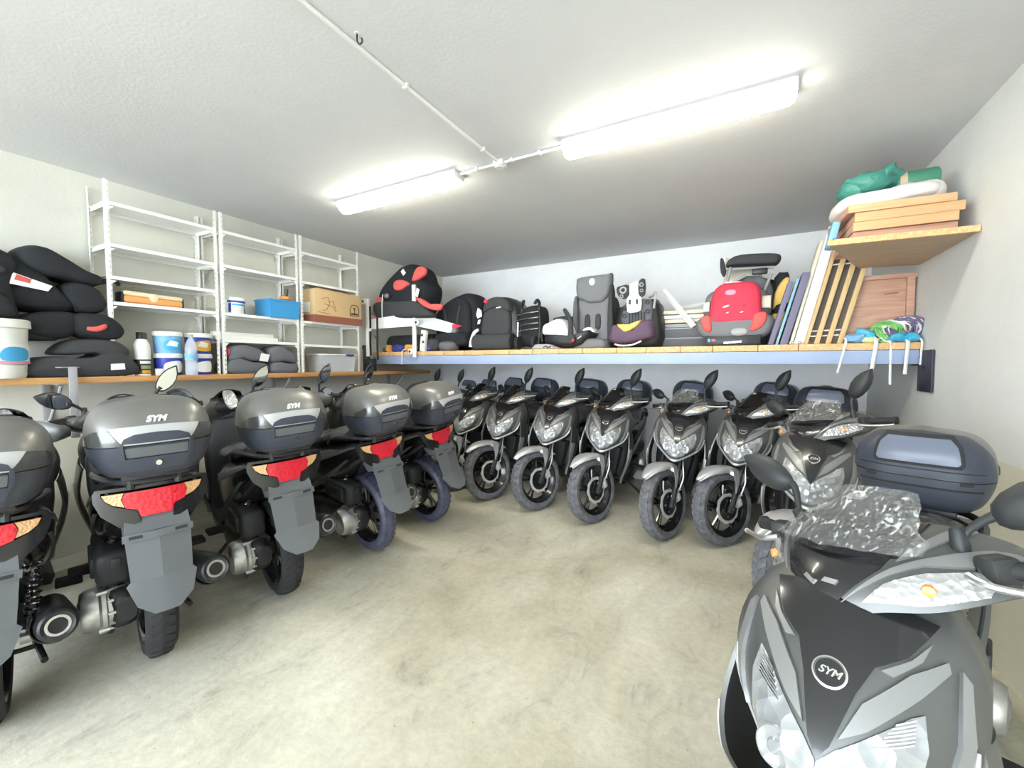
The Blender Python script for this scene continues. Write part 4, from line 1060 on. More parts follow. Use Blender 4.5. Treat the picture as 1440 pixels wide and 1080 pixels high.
o_ = [(-.15, -.12), (.15, -.12), (.15, .12), (-.15, .12)]
ri = lambda k, z: [(p[0] * k, p[1] * k, z) for p in o_]
b.loft([ri(.93, 0), ri(1., .155), ri(1.05, .155), ri(1.05, .168), ri(.97, .168), ri(.90, .012)]); b.build('bin', 'crate_blue', r, ang=30)
r = item('toy_drum', (-4.02, 2.64, 1.8905), LW, 'orange pot with a dark stick behind the blue crate', 'pot')
MB().lathe([(0, 0), (.035, 0), (.055, .17), (.05, .20), (.0, .205)], (0, 0, 0), 'z', 20).build('pot_body', 'carton_brown', r)
MB().tube([(.01, 0, .17), (.03, 0, .26), (.035, .0, .31)], .008, 8).build('stick', 'seat_black_shell', r)
MB().lathe([(0, .195), (.05, .195), (.045, .225), (.02, .235), (0, .235)], (0, 0, 0), 'z', 20).build('top', 'orange_pack', r)
r = item('cardboard_box', (-3.97, 3.12, 1.887), LW, 'tan cardboard box with a printed emblem on the rightmost white rack', 'box')
b = MB(); b.box((.02, 0, .165), (.60, .27, .33), None, .003); b.build('carton', 'cardboard', r)
b = MB(); b.box((.02, -.137, .035), (.602, .003, .07)); b.box((-.283, -.0, .035), (.003, .272, .07)); b.build('base_band', 'carton_brown', r)
b = MB()
b.tube([(.16, -.137, .10), (.16, -.137, .18), (.185, -.137, .215), (.22, -.137, .22), (.255, -.137, .215), (.28, -.137, .18), (.28, -.137, .10), (.16, -.137, .10)], .004, 6)
b.box((.22, -.137, .12), (.09, .003, .018)); b.tube([(.22, -.137, .13), (.22, -.137, .19)], .004, 6); b.tube([(.20, -.137, .17), (.22, -.137, .19), (.24, -.137, .17)], .004, 6)
b.build('emblem', 'print_dark', r)
b = MB()
for l in ([(-.20, .24), (-.12, .26), (-.10, .20), (-.14, .13), (-.19, .12)], [(-.12, .22), (-.06, .23), (-.03, .15)], [(-.16, .19), (-.07, .17), (-.02, .12)], [(-.24, .10), (-.10, .09)]):
    b.tube([(x, -.136, z) for x, z in l], .003, 5)
b.build('sketch_print', 'carton_brown', r)
quad(MB(), [(-.2815, .06, .10), (-.2815, -.06, .10), (-.2815, -.06, .20), (-.2815, .06, .20)], -.002).build('side_label', 'label_white', r)
MB().box((-.02, .01, .342), (.42, .18, .02), (0, 0, .1), .005).build('top_flap', 'cardboard_side', r)
r = item('wooden_plank', (-4.05, 2.29, 1.6625), LW, 'long white plank lying on the lowest shelf of the middle rack', 'plank')
MB().box((-.02, 0, .02), (.56, .10, .038), None, .004).build('board', 'rack_white', r)
MB().box((-.02, .03, .058), (.54, .05, .035), None, .004).build('upper_batten', 'rack_white', r)
bq = lambda a, c: ((a - 365 * 0 - 265) / 652, (265 - c) / 652)
for nm, yy, off, pls, lab in (('l', 2.20, 175, ([(65, 265), (60, 195), (120, 172), (200, 196), (285, 205), (292, 265)], [(62, 190), (70, 125), (130, 95), (210, 105), (275, 135), (290, 190), (200, 195), (130, 178)]), 'grey booster cushion with a white tag, nearer the paint tubs'),
                              ('r', 2.54, 382, ([(296, 265), (300, 205), (350, 195), (420, 205), (470, 210), (472, 265)], [(292, 200), (290, 120), (355, 92), (410, 118), (465, 145), (470, 205), (380, 196)]), 'grey booster cushion at the right, under the blue crate shelf')):
    r = item('booster_seat', (-3.87, yy, ZL), LW, lab, 'child seat', 'grey booster cushions under the middle rack')
    MB().pillow([((a - off) / 652, (265 - c) / 652) for a, c in pls[0]], -.0, .24).build('cushion', 'seat_grey', r, ang=70)
    MB().pillow([((a - off) / 652, (265 - c) / 652) for a, c in pls[1]], .01, .22).build('armrest', 'seat_grey', r, ang=70)
    if nm == 'l':
        quad(MB(), [((a - off) / 652, -.004, (265 - c) / 652) for a, c in ((228, 190), (278, 196), (292, 152), (240, 145))]).build('tag', 'label_white', r)
        MB().ell((-.165, .06, .19), (.012, .05, .035)).build('side_tab', 'fabric_red', r)
r = item('storage_box', (-3.97, 3.14, ZL), LW, 'clear plastic storage box with a blue handle under the cardboard box rack', 'box')
b = MB(); b.loft([[(x * k, y * k, z) for x, y in ((-.22, -.12), (.22, -.12), (.22, .12), (-.22, .12))] for k, z in ((.92, 0), (1, .17), (1.03, .17), (1.03, .178), (.985, .178), (.91, .006))]); b.build('bin', 'clear_plastic', r, ang=30)
b = MB(); b.box((0, 0, .186), (.46, .26, .014), None, .004); b.build('lid', 'plastic_white', r)
MB().box((.13, -.138, .183), (.10, .02, .022), None, .006).build('handle', 'print_blue', r)

# ------------------------------------------------------------------ back shelf
ZB = 1.605
r = item('storage_shelf', (0, 3.93, 1.45), 0, 'deep plank shelf on a blue steel beam spanning the back of the room', 'shelf')
b = MB(); b.box(((X0 + X1) / 2 - .01, .03, .05), (X1 - X0 - .02, .06, .10), None, .004); b.build('front_beam', 'beam_paint', r)
b = MB(); b.box(((X0 + X1) / 2 - .01, .74, .05), (X1 - X0 - .02, .06, .10), None, .004); b.build('rear_beam', 'beam_paint', r)
b = MB(); x = X0 + .01; k = 0
while x < X1 - .05:
    w = min((.29, .25, .33, .27)[k % 4], X1 - .01 - x); b.box((x + w / 2, .395, .1275), (w - .004, .80 - (k % 3) * .006, .05), None, .004); x += w; k += 1
b.build('plank_deck', 'plank_wood', r)
b = MB()
b.box((X1 - .012, -.09, -.045), (.012, .25, .28), None, .002); b.box((X1 - .012, .10, .04), (.012, .16, .10), None, .002)
for y, z in ((-.17, -.15), (-.03, -.15), (-.09, -.02), (.0, .05)): b.lathe([(0, -.006), (.011, -.006), (.011, 0), (0, 0)], (X1 - .018, y, z), 'x', 8)
b.build('wall_plate', 'bracket_black', r)

# folded white cot frame
r = item('cot_frame', (-3.78, 3.92, ZB), 0, 'folded white metal cot frame with casters at the left end of the back shelf', 'bed frame')
b = MB()
b.box((-.24, -.22, .20), (.045, .03, .88), None, .006); b.build('post', 'white_metal', r)
b = MB(); b.box((.335, -.035, .355), (.05, .028, .86), None, .006); b.build('post', 'white_metal', r)
b = MB(); b.hull([(-.22, -.20, .27), (.33, -.02, .30), (-.22, -.20, .39), (.33, -.02, .46), (-.22, -.175, .27), (.33, .005, .30), (-.22, -.175, .39), (.33, .005, .46)]); b.build('side_rail', 'white_metal', r, ang=20)
b = MB(); b.hull([(.345, -.02, .46), (.345, -.02, .30), (.78, .32, .19), (.82, .34, .29), (.345, .01, .46), (.345, .01, .30), (.76, .345, .19), (.80, .365, .29)]); b.build('end_rail', 'white_metal', r, ang=20)
for c in ((.40, -.06, .335), (.30, -.06, -.005), (-.26, -.25, .60)):
    b = MB(); b.lathe([(0, -.022), (.026, -.022), (.034, -.014), (.034, .014), (.026, .022), (0, .022)], c, 'y', 18); cs = b.build('caster', 'white_metal', r)
    MB().lathe([(0, -.026), (.016, -.026), (.016, -.02), (0, -.02)], c, 'y', 12).build('axle', 'seat_charcoal', cs)
b = MB(); b.box((-.30, -.16, .10), (.025, .025, .70), None, .004); b.build('brace', 'white_metal', r)
b = MB(); b.lathe([(0, -.02), (.03, -.02), (.03, .02), (0, .02)], (-.33, -.19, .05), 'y', 14); b.box((-.325, -.18, -.03), (.06, .05, .12), None, .01); b.build('lock_block', 'seat_charcoal', r)
# straps and box at the end of the left shelf
for k, (x, z0, z1) in enumerate(((-3.935, 1.55, 2.14), (-3.82, 1.50, 2.05))):
    r = item('strap', (x, 3.66, z1), 0, ('black webbing strap hanging beside the white cot post, the left one of two', 'black webbing strap hanging beside the white cot post, the right one of two')[k], 'strap', 'black straps on the cot frame')
    MB().tube([(0, 0, 0), (.003, .0, -.2), (-.002, 0, -.4), (.004, 0, -(z1 - z0))], .017, 6, smooth=3).move(Matrix.Diagonal((1, .25, 1, 1))).build('webbing', 'seat_black', r)
    MB().box((0, -.006, -.28), (.045, .014, .035), None, .004).build('buckle', 'label_white' if k == 0 else 'seat_charcoal', r)
r = item('charger_case', (-3.885, 3.60, ZL), 0, 'small black upright case standing at the end of the left shelf', 'case')
b = MB(); b.box((0, 0, .075), (.13, .10, .15), None, .012); b.build('shell', 'seat_black_shell', r)
b = MB(); b.box((0, -.02, .16), (.06, .03, .03), None, .008); b.build('handle', 'seat_black_shell', r)
# black seat lying on the cot frame
cA = lambda a, c: ((a - 400) / 645, (560 - c) / 645)
r = item('car_seat', (-3.715, 3.90, ZB + .40), 0, 'black child seat with coral red harness pads lying on the white cot frame', 'child seat')
MB().pillow([cA(*p) for p in [(140, 450), (165, 340), (240, 260), (340, 190), (430, 140), (520, 135), (590, 180), (620, 260), (660, 320), (640, 430), (560, 540), (420, 560), (250, 555), (150, 500)]], .0, .42).build('seat_shell', 'seat_black', r, ang=70)
MB().pillow([cA(*p) for p in [(165, 430), (300, 420), (450, 430), (600, 440), (700, 500), (760, 560), (640, 565), (300, 560), (180, 520)]], -.08, .10).build('seat_base', 'seat_charcoal', r, ang=70)
hp = MB(); hp.pillow([cA(*p) for p in [(365, 290), (400, 262), (470, 268), (530, 300), (500, 318), (440, 345), (380, 335)]], -.035, .03); hp.build('harness_pad', 'fabric_coral', r, ang=70)
MB().pillow([cA(*p) for p in [(560, 270), (600, 195), (650, 180), (690, 205), (680, 245), (620, 275), (570, 285)]], -.035, .03).build('harness_pad', 'fabric_coral', r, ang=70)
MB().pillow([cA(*p) for p in [(190, 405), (220, 380), (255, 405), (240, 440), (205, 435)]], -.05, .02).build('harness_clip', 'fabric_coral', r, ang=70)
MB().pillow([cA(*p) for p in [(610, 420), (660, 425), (760, 480), (850, 480), (835, 520), (760, 515), (660, 470)]], -.06, .0).build('leg_strap', 'fabric_coral', r, ang=70)
quad(MB(), [(cA(a, c)[0], -.018, cA(a, c)[1]) for a, c in ((470, 235), (497, 215), (470, 180), (445, 200))]).build('label', 'label_white', r)
quad(MB(), [(cA(a, c)[0], -.03, cA(a, c)[1]) for a, c in ((595, 400), (620, 412), (638, 355), (612, 340))]).build('side_label', 'label_white', r)
MB().tube([(cA(298, 0)[0], -.09, cA(0, 370)[1]), (cA(290, 0)[0], -.095, cA(0, 450)[1]), (cA(296, 0)[0], -.10, cA(0, 600)[1])], .006, 6, smooth=3).build('belt_end', 'strap_white', r)
MB().ell((cA(335, 0)[0], -.085, cA(0, 385)[1]), (.035, .02, .03)).build('buckle', 'seat_midgrey', r)
MB().pillow([cA(*p) for p in [(120, 520), (170, 525), (205, 560), (180, 575), (130, 560)]], -.10, -.02).build('red_tab', 'print_pink', r, ang=70)
# cushion roll and cloths under the frame
r = item('foam_mat', (-4.02, 4.30, ZB), 0, 'long dark grey foam roll lying under the white cot frame', 'mat')
b = MB(); b.lathe([(0, -.45), (.10, -.45), (.115, -.43), (.115, .45), (.10, .47), (0, .47)], (.1, 0, .115), 'x', 22); b.build('roll', 'seat_charcoal', r)
def cloth(x, y, m, label, rr=(.09, .06, .04), nm='folded_cloth', s=1):
    r = item(nm, (x, y, ZB), 0, label, 'cloth')
    b = MB(); b.ell((0, 0, rr[2]), rr, 2.6); b.ell((.03, -.02, rr[2] * 1.3), (rr[0] * .6, rr[1] * .7, rr[2] * .6), 2.3, (0, .2, .4)); b.wob(.014, 18, s)
    b.build('cloth', m, r, ang=80)
cloth(-3.98, 4.02, 'cloth_orange', 'small orange cloth bundle under the cot frame, left of the blue bundle', (.05, .05, .045), s=2)
cloth(-3.83, 4.02, 'cloth_blue', 'dark blue cloth bundle under the cot frame, between the orange bundles', (.10, .06, .045), s=4)
cloth(-3.61, 4.0, 'cloth_orange', 'yellow-orange cloth bundle beside the white cot post above the beam', (.09, .05, .045), s=6)
cloth(-3.37, 4.05, 'cloth_blue', 'dark blue cloth bundle just right of the white cot post', (.09, .06, .04), s=8)
cloth(-4.10, 4.10, 'bag_teal', 'small teal cloth bundle at the far left end of the back shelf', (.05, .05, .035), s=9)
r = item('strap', (-3.66, 3.925, ZB + .01), 0, 'thin white cord hanging over the beam below the orange bundle', 'strap')
MB().tube([(0, .03, .02), (0, -.02, -.01), (.0, -.024, -.09), (-.004, -.024, -.17)], .006, 6, smooth=3).build('cord', 'strap_white', r)

# black seats in the left part of the back shelf
cB = lambda a, c, x0=300: ((a - x0) / 1340, (990 - c) / 1340)
r = item('car_seat', (-3.12, 4.22, ZB), 0, 'large black child seat with a red lap band right of the cot frame', 'child seat'); r.scale = (1.2, 1, 1.16)
MB().pillow([(-.26, .10), (-.30, .30), (-.27, .44), (-.12, .555), (.0, .60), (.12, .62), (.22, .57), (.27, .42), (.25, .12), (.1, .03), (-.16, .03)], .04, .42).build('seat_shell', 'seat_black', r, ang=70)
MB().pillow([(-.14, .16), (-.17, .34), (-.10, .50), (.06, .56), (.18, .50), (.21, .32), (.17, .16)], -.03, .12).build('backrest', 'seat_black', r, ang=70)
MB().pillow([(-.16, .06), (-.18, .15), (-.1, .19), (.14, .19), (.22, .15), (.20, .06)], -.14, .10).build('seat_pad', 'seat_black', r, ang=70)
MB().pillow([(-.10, .275), (-.02, .285), (.09, .275), (.12, .255), (.05, .235), (-.08, .245)], -.06, .0).build('lap_pad', 'fabric_red', r, ang=70)
MB().pillow([(-.17, .25), (-.13, .285), (-.12, .25), (-.15, .23)], -.06, .0).build('belt_guide', 'fabric_coral', r, ang=70)
MB().pillow([(.03, .15), (.08, .15), (.085, .23), (.035, .23)], -.10, -.02).build('buckle', 'seat_midgrey', r, ang=70)
MB().tube([(-.10, -.03, .45), (-.07, -.045, .35), (-.06, -.04, .27)], .012, 6, smooth=3).build('harness', 'seat_charcoal', r); MB().tube([(.10, -.03, .47), (.08, -.045, .36), (.07, -.04, .27)], .012, 6, smooth=3).build('harness', 'seat_charcoal', r)
r = item('booster_seat', (-3.20, 4.05, ZB), 0, 'low dark grey booster cushion in front of the seat with the red lap band', 'child seat')
MB().ell((-.14, .04, .08), (.13, .10, .08), 2.8).build('cushion', 'seat_charcoal', r, ang=70); MB().ell((.10, .05, .06), (.12, .10, .06), 2.8).build('armrest', 'seat_grey', r, ang=70)
r = item('paper_tube', (-3.20, 3.98, ZB), 0, 'narrow white printed card sleeve standing right of the white cot post', 'box')
MB().box((-.165, -.02, .125), (.07, .05, .25), (0, .12, 0), .004).build('sleeve', 'label_white', r)
b = MB(); b.box((-.17, -.047, .19), (.03, .004, .03), (0, .12, 0)); b.box((-.155, -.047, .11), (.03, .004, .03), (0, .12, 0)); b.build('print', 'print_dark', r)
r = item('car_seat', (-2.49, 4.22, ZB), 0, 'rounded black child seat with a white hanging label beside the dark stroller', 'child seat'); r.scale = (1.0, 1, 1.1)
MB().pillow([(-.27, .05), (-.30, .28), (-.24, .47), (-.12, .565), (.0, .575), (.12, .55), (.23, .46), (.28, .30), (.27, .06)], .02, .40).build('seat_shell', 'seat_black_shell', r, ang=70)
MB().pillow([(-.19, .14), (-.21, .28), (-.18, .40), (-.10, .47), (.05, .49), (.15, .44), (.18, .30), (.15, .14), (.0, .10)], -.05, .10).build('backrest', 'seat_charcoal', r, ang=70)
MB().pillow([(-.17, .40), (-.13, .52), (.02, .555), (.15, .51), (.19, .40), (.08, .44), (-.06, .44)], -.075, .05).build('headrest', 'seat_charcoal', r, ang=70)
b = MB(); b.lathe([(0, -.25), (.07, -.25), (.085, -.235), (.085, .235), (.07, .25), (0, .25)], (-.02, -.08, .086), 'x', 22); b.build('front_roll', 'seat_charcoal', r)
lb = MB().pillow([(-.235, .34), (-.255, .38), (-.23, .455), (-.18, .42), (-.175, .36)], -.07, -.062, 0).build('label', 'label_white', r)
quad(MB(), [(-.24, -.06, .28), (-.205, -.06, .285), (-.195, -.06, .33), (-.23, -.06, .325)]).build('side_label', 'label_white', r)
MB().pillow([(-.14, .50), (-.12, .535), (-.09, .52), (-.10, .495)], -.09, -.07).build('red_button', 'fabric_red', r, ang=70)
quad(MB(), [(.03, -.085, .43), (.09, -.085, .435), (.09, -.085, .445), (.03, -.085, .44)]).build('stitched_tag', 'label_white', r)
MB().tube([(-.20, -.10, .22), (-.25, -.11, .19), (-.28, -.12, .12), (-.29, -.12, .04)], [.015, .02, .022, .03], 8, smooth=4).build('belt_guide', 'strap_white', r)
# folded stroller
r = item('stroller', (-2.06, 4.15, ZB), 0, 'dark folded stroller with a chrome frame standing beside the infant carrier', 'stroller')
b = MB()
for x in (-.12, .11): b.tube([(x, 0, .02), (x + .01, .03, .25), (x * .9, .05, .45), (x * .9 + .02, .02, .50), (x * .7 + .03, -.01, .53), (x * .6 + .02, -.03, .49)], .017, 8, smooth=4)
b.build('frame', 'seat_black_shell', r)
b = MB(); b.pillow([(-.13, .06), (-.14, .30), (-.10, .46), (.10, .48), (.13, .30), (.12, .06)], .02, .30); b.build('folded_seat', 'seat_black', r, ang=70)
b = MB()
for z in (.20, .26, .32, .38): b.tube([(-.13, -.01, z), (0, -.035, z + .015), (.12, -.01, z + .03)], .008, 8, smooth=3)
b.tube([(-.12, -.03, .12), (-.115, -.03, .30)], .010, 8); b.build('cross_bar', 'chrome', r)
for x in (-.10, .10):
    b = MB(); b.lathe([(.045, -.018), (.07, -.018), (.075, 0), (.07, .018), (.045, .018), (.03, .01), (.03, -.01)], (x, -.05, .075), 'x', 22, close=True); b.lathe([(0, -.012), (.03, -.012), (.03, .012), (0, .012)], (x, -.05, .075), 'x', 14); b.build('stroller_wheel', 'rubber', r)
# infant carrier
cF = lambda a, c: ((a - 450) / 1190, (860 - c) / 1190)
r = item('infant_carrier', (-1.62, 4.12, ZB), 0, 'black infant carrier with white padding and a carry handle on the back shelf', 'baby carrier')
MB().pillow([cF(*p) for p in [(120, 760), (150, 640), (250, 610), (400, 650), (500, 700), (600, 720), (700, 640), (760, 630), (775, 680), (700, 760), (620, 820), (400, 855), (200, 810)]], .0, .36).build('shell', 'seat_black_shell', r, ang=70)
MB().pillow([cF(*p) for p in [(125, 660), (140, 555), (240, 510), (335, 475), (425, 500), (485, 590), (510, 700), (420, 700), (300, 690), (180, 680)]], -.025, .33).build('padding', 'fabric_white', r, ang=70)
MB().pillow([cF(*p) for p in [(635, 660), (650, 610), (720, 590), (775, 620), (785, 660), (700, 650)]], .06, .30).build('foot_pad', 'fabric_white', r, ang=70)
b = MB(); b.tube([(*[cF(520, 740)[0]], -.02, cF(0, 740)[1]), (cF(530, 0)[0], -.02, cF(0, 600)[1]), (cF(500, 0)[0], .0, cF(0, 480)[1]), (cF(420, 0)[0], .05, cF(0, 380)[1]), (cF(360, 0)[0], .18, cF(0, 370)[1]), (cF(340, 0)[0], .34, cF(0, 440)[1])], [.032, .026, .022, .020, .020, .020], 10, smooth=4); hd = b.build('handle', 'seat_charcoal', r)
MB().lathe([(0, -.05), (.045, -.05), (.05, -.02), (.05, .02), (0, .02)], (cF(535, 0)[0], .0, cF(0, 740)[1]), 'y', 20).build('pivot', 'seat_charcoal', hd)
MB().lathe([(0, -.058), (.014, -.058), (.014, -.04), (0, -.04)], (cF(570, 0)[0], .0, cF(0, 758)[1]), 'y', 14).build('button', 'fabric_red', hd)
b = MB(); b.box((cF(635, 0)[0], -.012, cF(0, 722)[1]), (.05, .006, .008), (0, -.6, 0)); b.build('logo_strip', 'label_white', r)
b = MB(); b.tube([(cF(120, 0)[0], .04, cF(0, 760)[1]), (cF(112, 0)[0], .02, cF(0, 680)[1]), (cF(130, 0)[0], .03, cF(0, 610)[1])], .012, 8, smooth=3); b.tube([(cF(150, 0)[0], .3, cF(0, 470)[1]), (cF(300, 0)[0], .3, cF(0, 450)[1]), (cF(420, 0)[0], .3, cF(0, 470)[1])], .035, 8, smooth=3); b.build('hood_frame', 'seat_charcoal', r)
r = item('carrier_base', (-1.80, 4.0, ZB), 0, 'pale grey plastic seat base lying in front of the infant carrier', 'child seat')
MB().pillow([(-.13, 0), (-.125, .03), (-.10, .05), (.04, .05), (.10, .03), (.15, .0)], -.03, .09).build('base_shell', 'plastic_grey', r, ang=70)
MB().tube([(.0, -.035, .015), (.03, -.037, .03), (.05, -.037, .015), (.08, -.035, .025)], .006, 6, smooth=3).build('release_bar', 'seat_charcoal', r)
# grey seat
r = item('car_seat', (-1.40, 4.36, ZB), 0, 'tall plain grey child seat with a round pale emblem behind the infant carrier', 'child seat'); r.scale = (.85, 1, 1)
MB().pillow([(-.28, .0), (-.29, .35), (-.24, .50), (-.17, .56), (.17, .56), (.23, .54), (.26, .40), (.27, .0)], .06, .30).build('seat_shell', 'seat_charcoal', r, ang=70)
MB().pillow([(-.18, .02), (-.20, .40), (-.20, .54), (.19, .56), (.20, .42), (.18, .02)], -.0, .12, 3).build('backrest', 'seat_midgrey', r, ang=70)
MB().pillow([(-.21, .56), (-.22, .72), (-.17, .765), (.17, .775), (.225, .77), (.21, .60), (.15, .52), (.10, .49), (-.06, .49), (-.12, .52)], -.05, .10, 3).build('headrest', 'seat_midgrey', r, ang=70)
MB().pillow([(-.245, .08), (-.25, .52), (-.20, .53), (-.19, .08)], -.05, .08, 3).build('side_wing', 'seat_grey', r, ang=70); MB().pillow([(.19, .08), (.20, .60), (.245, .62), (.255, .08)], -.05, .08, 3).build('side_wing', 'seat_charcoal', r, ang=70)
MB().pillow([(-.18, 0), (-.20, .10), (.18, .10), (.2, .0)], -.18, .05, 3).build('seat_pad', 'seat_midgrey', r, ang=70)
for x in (-.075, .06): MB().pillow([(x - .03, .22), (x - .03, .36), (x + .03, .36), (x + .03, .22)], -.02, .01, 2).build('harness_pad', 'seat_charcoal', r, ang=70)
MB().lathe([(0, -.012), (.036, -.012), (.038, 0), (0, .0)], (0, -.055, .70), 'y', 24).build('emblem', 'label_white', r)
# plum seat with bare headrest
cI = lambda a, c: ((a - 1120) / 1165, (860 - c) / 1165)
r = item('car_seat', (-.925, 4.22, ZB), 0, 'plum and yellow child seat with its white headrest frame bared', 'child seat')
MB().pillow([cI(*p) for p in [(870, 860), (875, 420), (920, 360), (1010, 320), (1280, 290), (1330, 330), (1370, 420), (1360, 860)]], .06, .36, 3).build('seat_shell', 'seat_black_shell', r, ang=70)
b = MB(); b.pillow([cI(*p) for p in [(960, 600), (980, 350), (1080, 310), (1260, 310), (1290, 400), (1260, 600)]], -.0, .10, 3); b.build('back_panel', 'seat_grey', r, ang=70)
b = MB()
for k in range(6): b.box((cI(1045 + k * 33, 0)[0], -.006, cI(0, 530)[1]), (.012, .02, .13), None, .004)
for a, c in ((990, 400), (990, 490), (1240, 350), (1245, 450)): b.lathe([(.012, -.012), (.022, -.012), (.022, 0), (.012, 0)], (*[cI(a, c)[0]], 0, cI(a, c)[1]), 'y', 12, close=True)
b.build('grille', 'seat_charcoal', r)
MB().pillow([cI(*p) for p in [(1050, 150), (1100, 118), (1150, 115), (1150, 260), (1185, 300), (1180, 440), (1100, 462), (1030, 450), (1025, 300), (1055, 260)]], -.06, -.03, 2).build('headrest_frame', 'fabric_white', r, ang=50)
b = MB()
b.pillow([cI(*p) for p in [(905, 170), (950, 150), (1040, 150), (1045, 270), (1000, 300), (940, 280), (910, 230)]], -.05, -.02, 3); b.pillow([cI(*p) for p in [(1155, 112), (1220, 100), (1222, 270), (1160, 280)]], -.05, -.02, 2); hw = b.build('headrest_wing', 'seat_charcoal', r, ang=60)
b = MB()
for a, c, rr in ((985, 205, .034), (970, 272, .017), (1188, 160, .02), (1190, 225, .016)): b.lathe([(rr * .6, -.07), (rr, -.07), (rr, -.045), (rr * .6, -.045)], (cI(a, c)[0], 0, cI(a, c)[1]), 'y', 18, close=True)
b.build('bolt_ring', 'plastic_grey', hw)
b = MB()
for a in (1062, 1142): b.box((cI(a, 0)[0], -.066, cI(0, 345)[1]), (.02, .006, .045), None, .002)
b.build('slot', 'seat_black_shell', r)
MB().pillow([cI(*p) for p in [(865, 780), (860, 690), (890, 600), (950, 610), (1030, 680), (1180, 660), (1230, 570), (1310, 560), (1330, 640), (1330, 740), (1180, 790), (1000, 815)]], -.17, .05, 3).build('seat_cover', 'fabric_plum', r, ang=70)
MB().pillow([cI(*p) for p in [(945, 595), (1080, 605), (1215, 560), (1160, 640), (1050, 690), (1000, 660)]], -.19, -.10, 2).build('seat_pad', 'fabric_yellow', r, ang=70)
MB().tube([(cI(930, 0)[0], -.17, cI(0, 818)[1]), (cI(1000, 0)[0], -.19, cI(0, 835)[1]), (cI(1120, 0)[0], -.19, cI(0, 832)[1]), (cI(1220, 0)[0], -.17, cI(0, 790)[1])], .008, 8, smooth=4).build('piping', 'fabric_white', r)
MB().tube([(cI(1240, 0)[0], .1, cI(0, 280)[1]), (cI(1300, 0)[0], .0, cI(0, 275)[1]), (cI(1335, 0)[0], -.02, cI(0, 250)[1]), (cI(1310, 0)[0], .0, cI(0, 420)[1])], .012, 8, smooth=3).build('side_guide', 'plastic_grey', r)

# pale slats and panels behind
r = item('drawer_unit', (-.52, 4.40, ZB), 0, 'low grey two-row drawer unit at the back of the shelf', 'drawers')
b = MB(); b.box((.1, .15, .10), (.70, .26, .20), None, .005); b.build('carcass', 'plastic_grey', r)
for z in (.05, .145): MB().box((.1, .012, z), (.66, .02, .08), None, .004).build('drawer', 'seat_grey', r)
b = MB(); b.box((-.25, .005, .11), (.03, .03, .22), None, .003); b.build('side_post', 'white_metal', r)
for k, (z, x, w, m, lab) in enumerate(((.225, 0., .62, 'plastic_grey', 'grey board at the bottom of the pale boards'), (.27, .04, .70, 'board_cream', 'cream board in the middle of the pale boards'), (.31, .02, .66, 'white_metal', 'white board second from the top of the pale boards'), (.355, .05, .72, 'board_cream', 'cream board on top of the pale boards'))):
    r = item('board', (-.44 + x, 4.54, ZB + z - .02), 0, lab + ' stacked on the grey drawer unit', 'board', 'pale boards on the drawer unit')
    MB().box((0, 0, .018), (w, .18, .034), (0, 0, .02 * k), .003).build('plank', m, r)
r = item('white_batten', (-.58, 4.38, ZB), 0, 'short white batten leaning diagonally beside the plum child seat', 'board')
MB().tube([(.16, .0, .20), (-.13, .04, .57)], .028, 4).build('batten', 'white_metal', r)
r = item('white_batten', (-.36, 4.62, ZB), 0, 'long thin white batten lying aslant behind the red child seat', 'board')
MB().tube([(-.28, .0, .40), (.45, .04, .52)], .018, 4).build('batten', 'white_metal', r)
# red and grey seat
cK = lambda a, c: ((a - 750) / 1072, (1000 - c) / 1072)
r = item('car_seat', (-.085, 4.16, ZB), 0, 'bright red and grey child seat with cream side labels on the back shelf', 'child seat')
MB().pillow([cK(*p) for p in [(485, 690), (488, 560), (520, 480), (600, 435), (660, 405), (880, 405), (960, 440), (1030, 510), (1055, 590), (1055, 700), (960, 740), (560, 740)]], .02, .26, 3, tilt=.18).build('backrest', 'seat_midgrey', r, ang=70)
MB().pillow([cK(*p) for p in [(425, 790), (470, 730), (560, 715), (950, 715), (1050, 730), (1085, 790), (1050, 890), (960, 930), (750, 945), (550, 935), (460, 880)]], -.10, .22, 3).build('seat_pad', 'seat_midgrey', r, ang=70)
MB().pillow([cK(*p) for p in [(560, 790), (560, 600), (580, 480), (670, 410), (890, 410), (960, 480), (970, 600), (960, 780), (760, 800)]], -.165, .06, 3, tilt=.22).build('center_cover', 'fabric_red', r, ang=70)
MB().pillow([cK(*p) for p in [(480, 735), (550, 715), (575, 800), (570, 870), (510, 850)]], -.125, -.02, 3).build('thigh_pad', 'fabric_coral', r, ang=70); MB().pillow([cK(*p) for p in [(920, 715), (1010, 712), (1005, 800), (950, 860), (885, 870), (900, 790)]], -.125, -.02, 3).build('thigh_pad', 'fabric_coral', r, ang=70)
b = MB(); b.pillow([cK(*p) for p in [(485, 665), (490, 570), (548, 565), (545, 668)]], -.005, .05, 0, tilt=.12); b.build('side_label', 'label_cream', r); MB().pillow([cK(*p) for p in [(970, 655), (975, 540), (1052, 540), (1050, 660)]], -.005, .05, 0, tilt=.12).build('side_label', 'label_cream', r)
MB().ell((cK(725, 0)[0], -.072, cK(0, 512)[1]), (.042, .012, .024)).build('emblem', 'print_pink', r)
b = MB()
for a, c in ((690, 640), (700, 700), (815, 700)): b.ell((cK(a, 0)[0], -.10, cK(0, c)[1]), (.028, .010, .009), 2, (0, -.3, 0))
b.build('harness_slot', 'label_white', r)
MB().ell((cK(835, 0)[0], -.095, cK(0, 640)[1]), (.02, .010, .008)).build('slot', 'carton_brown', r)
MB().ell((cK(800, 0)[0], -.108, cK(0, 875)[1]), (.065, .02, .034)).build('round_patch', 'plastic_grey', r)
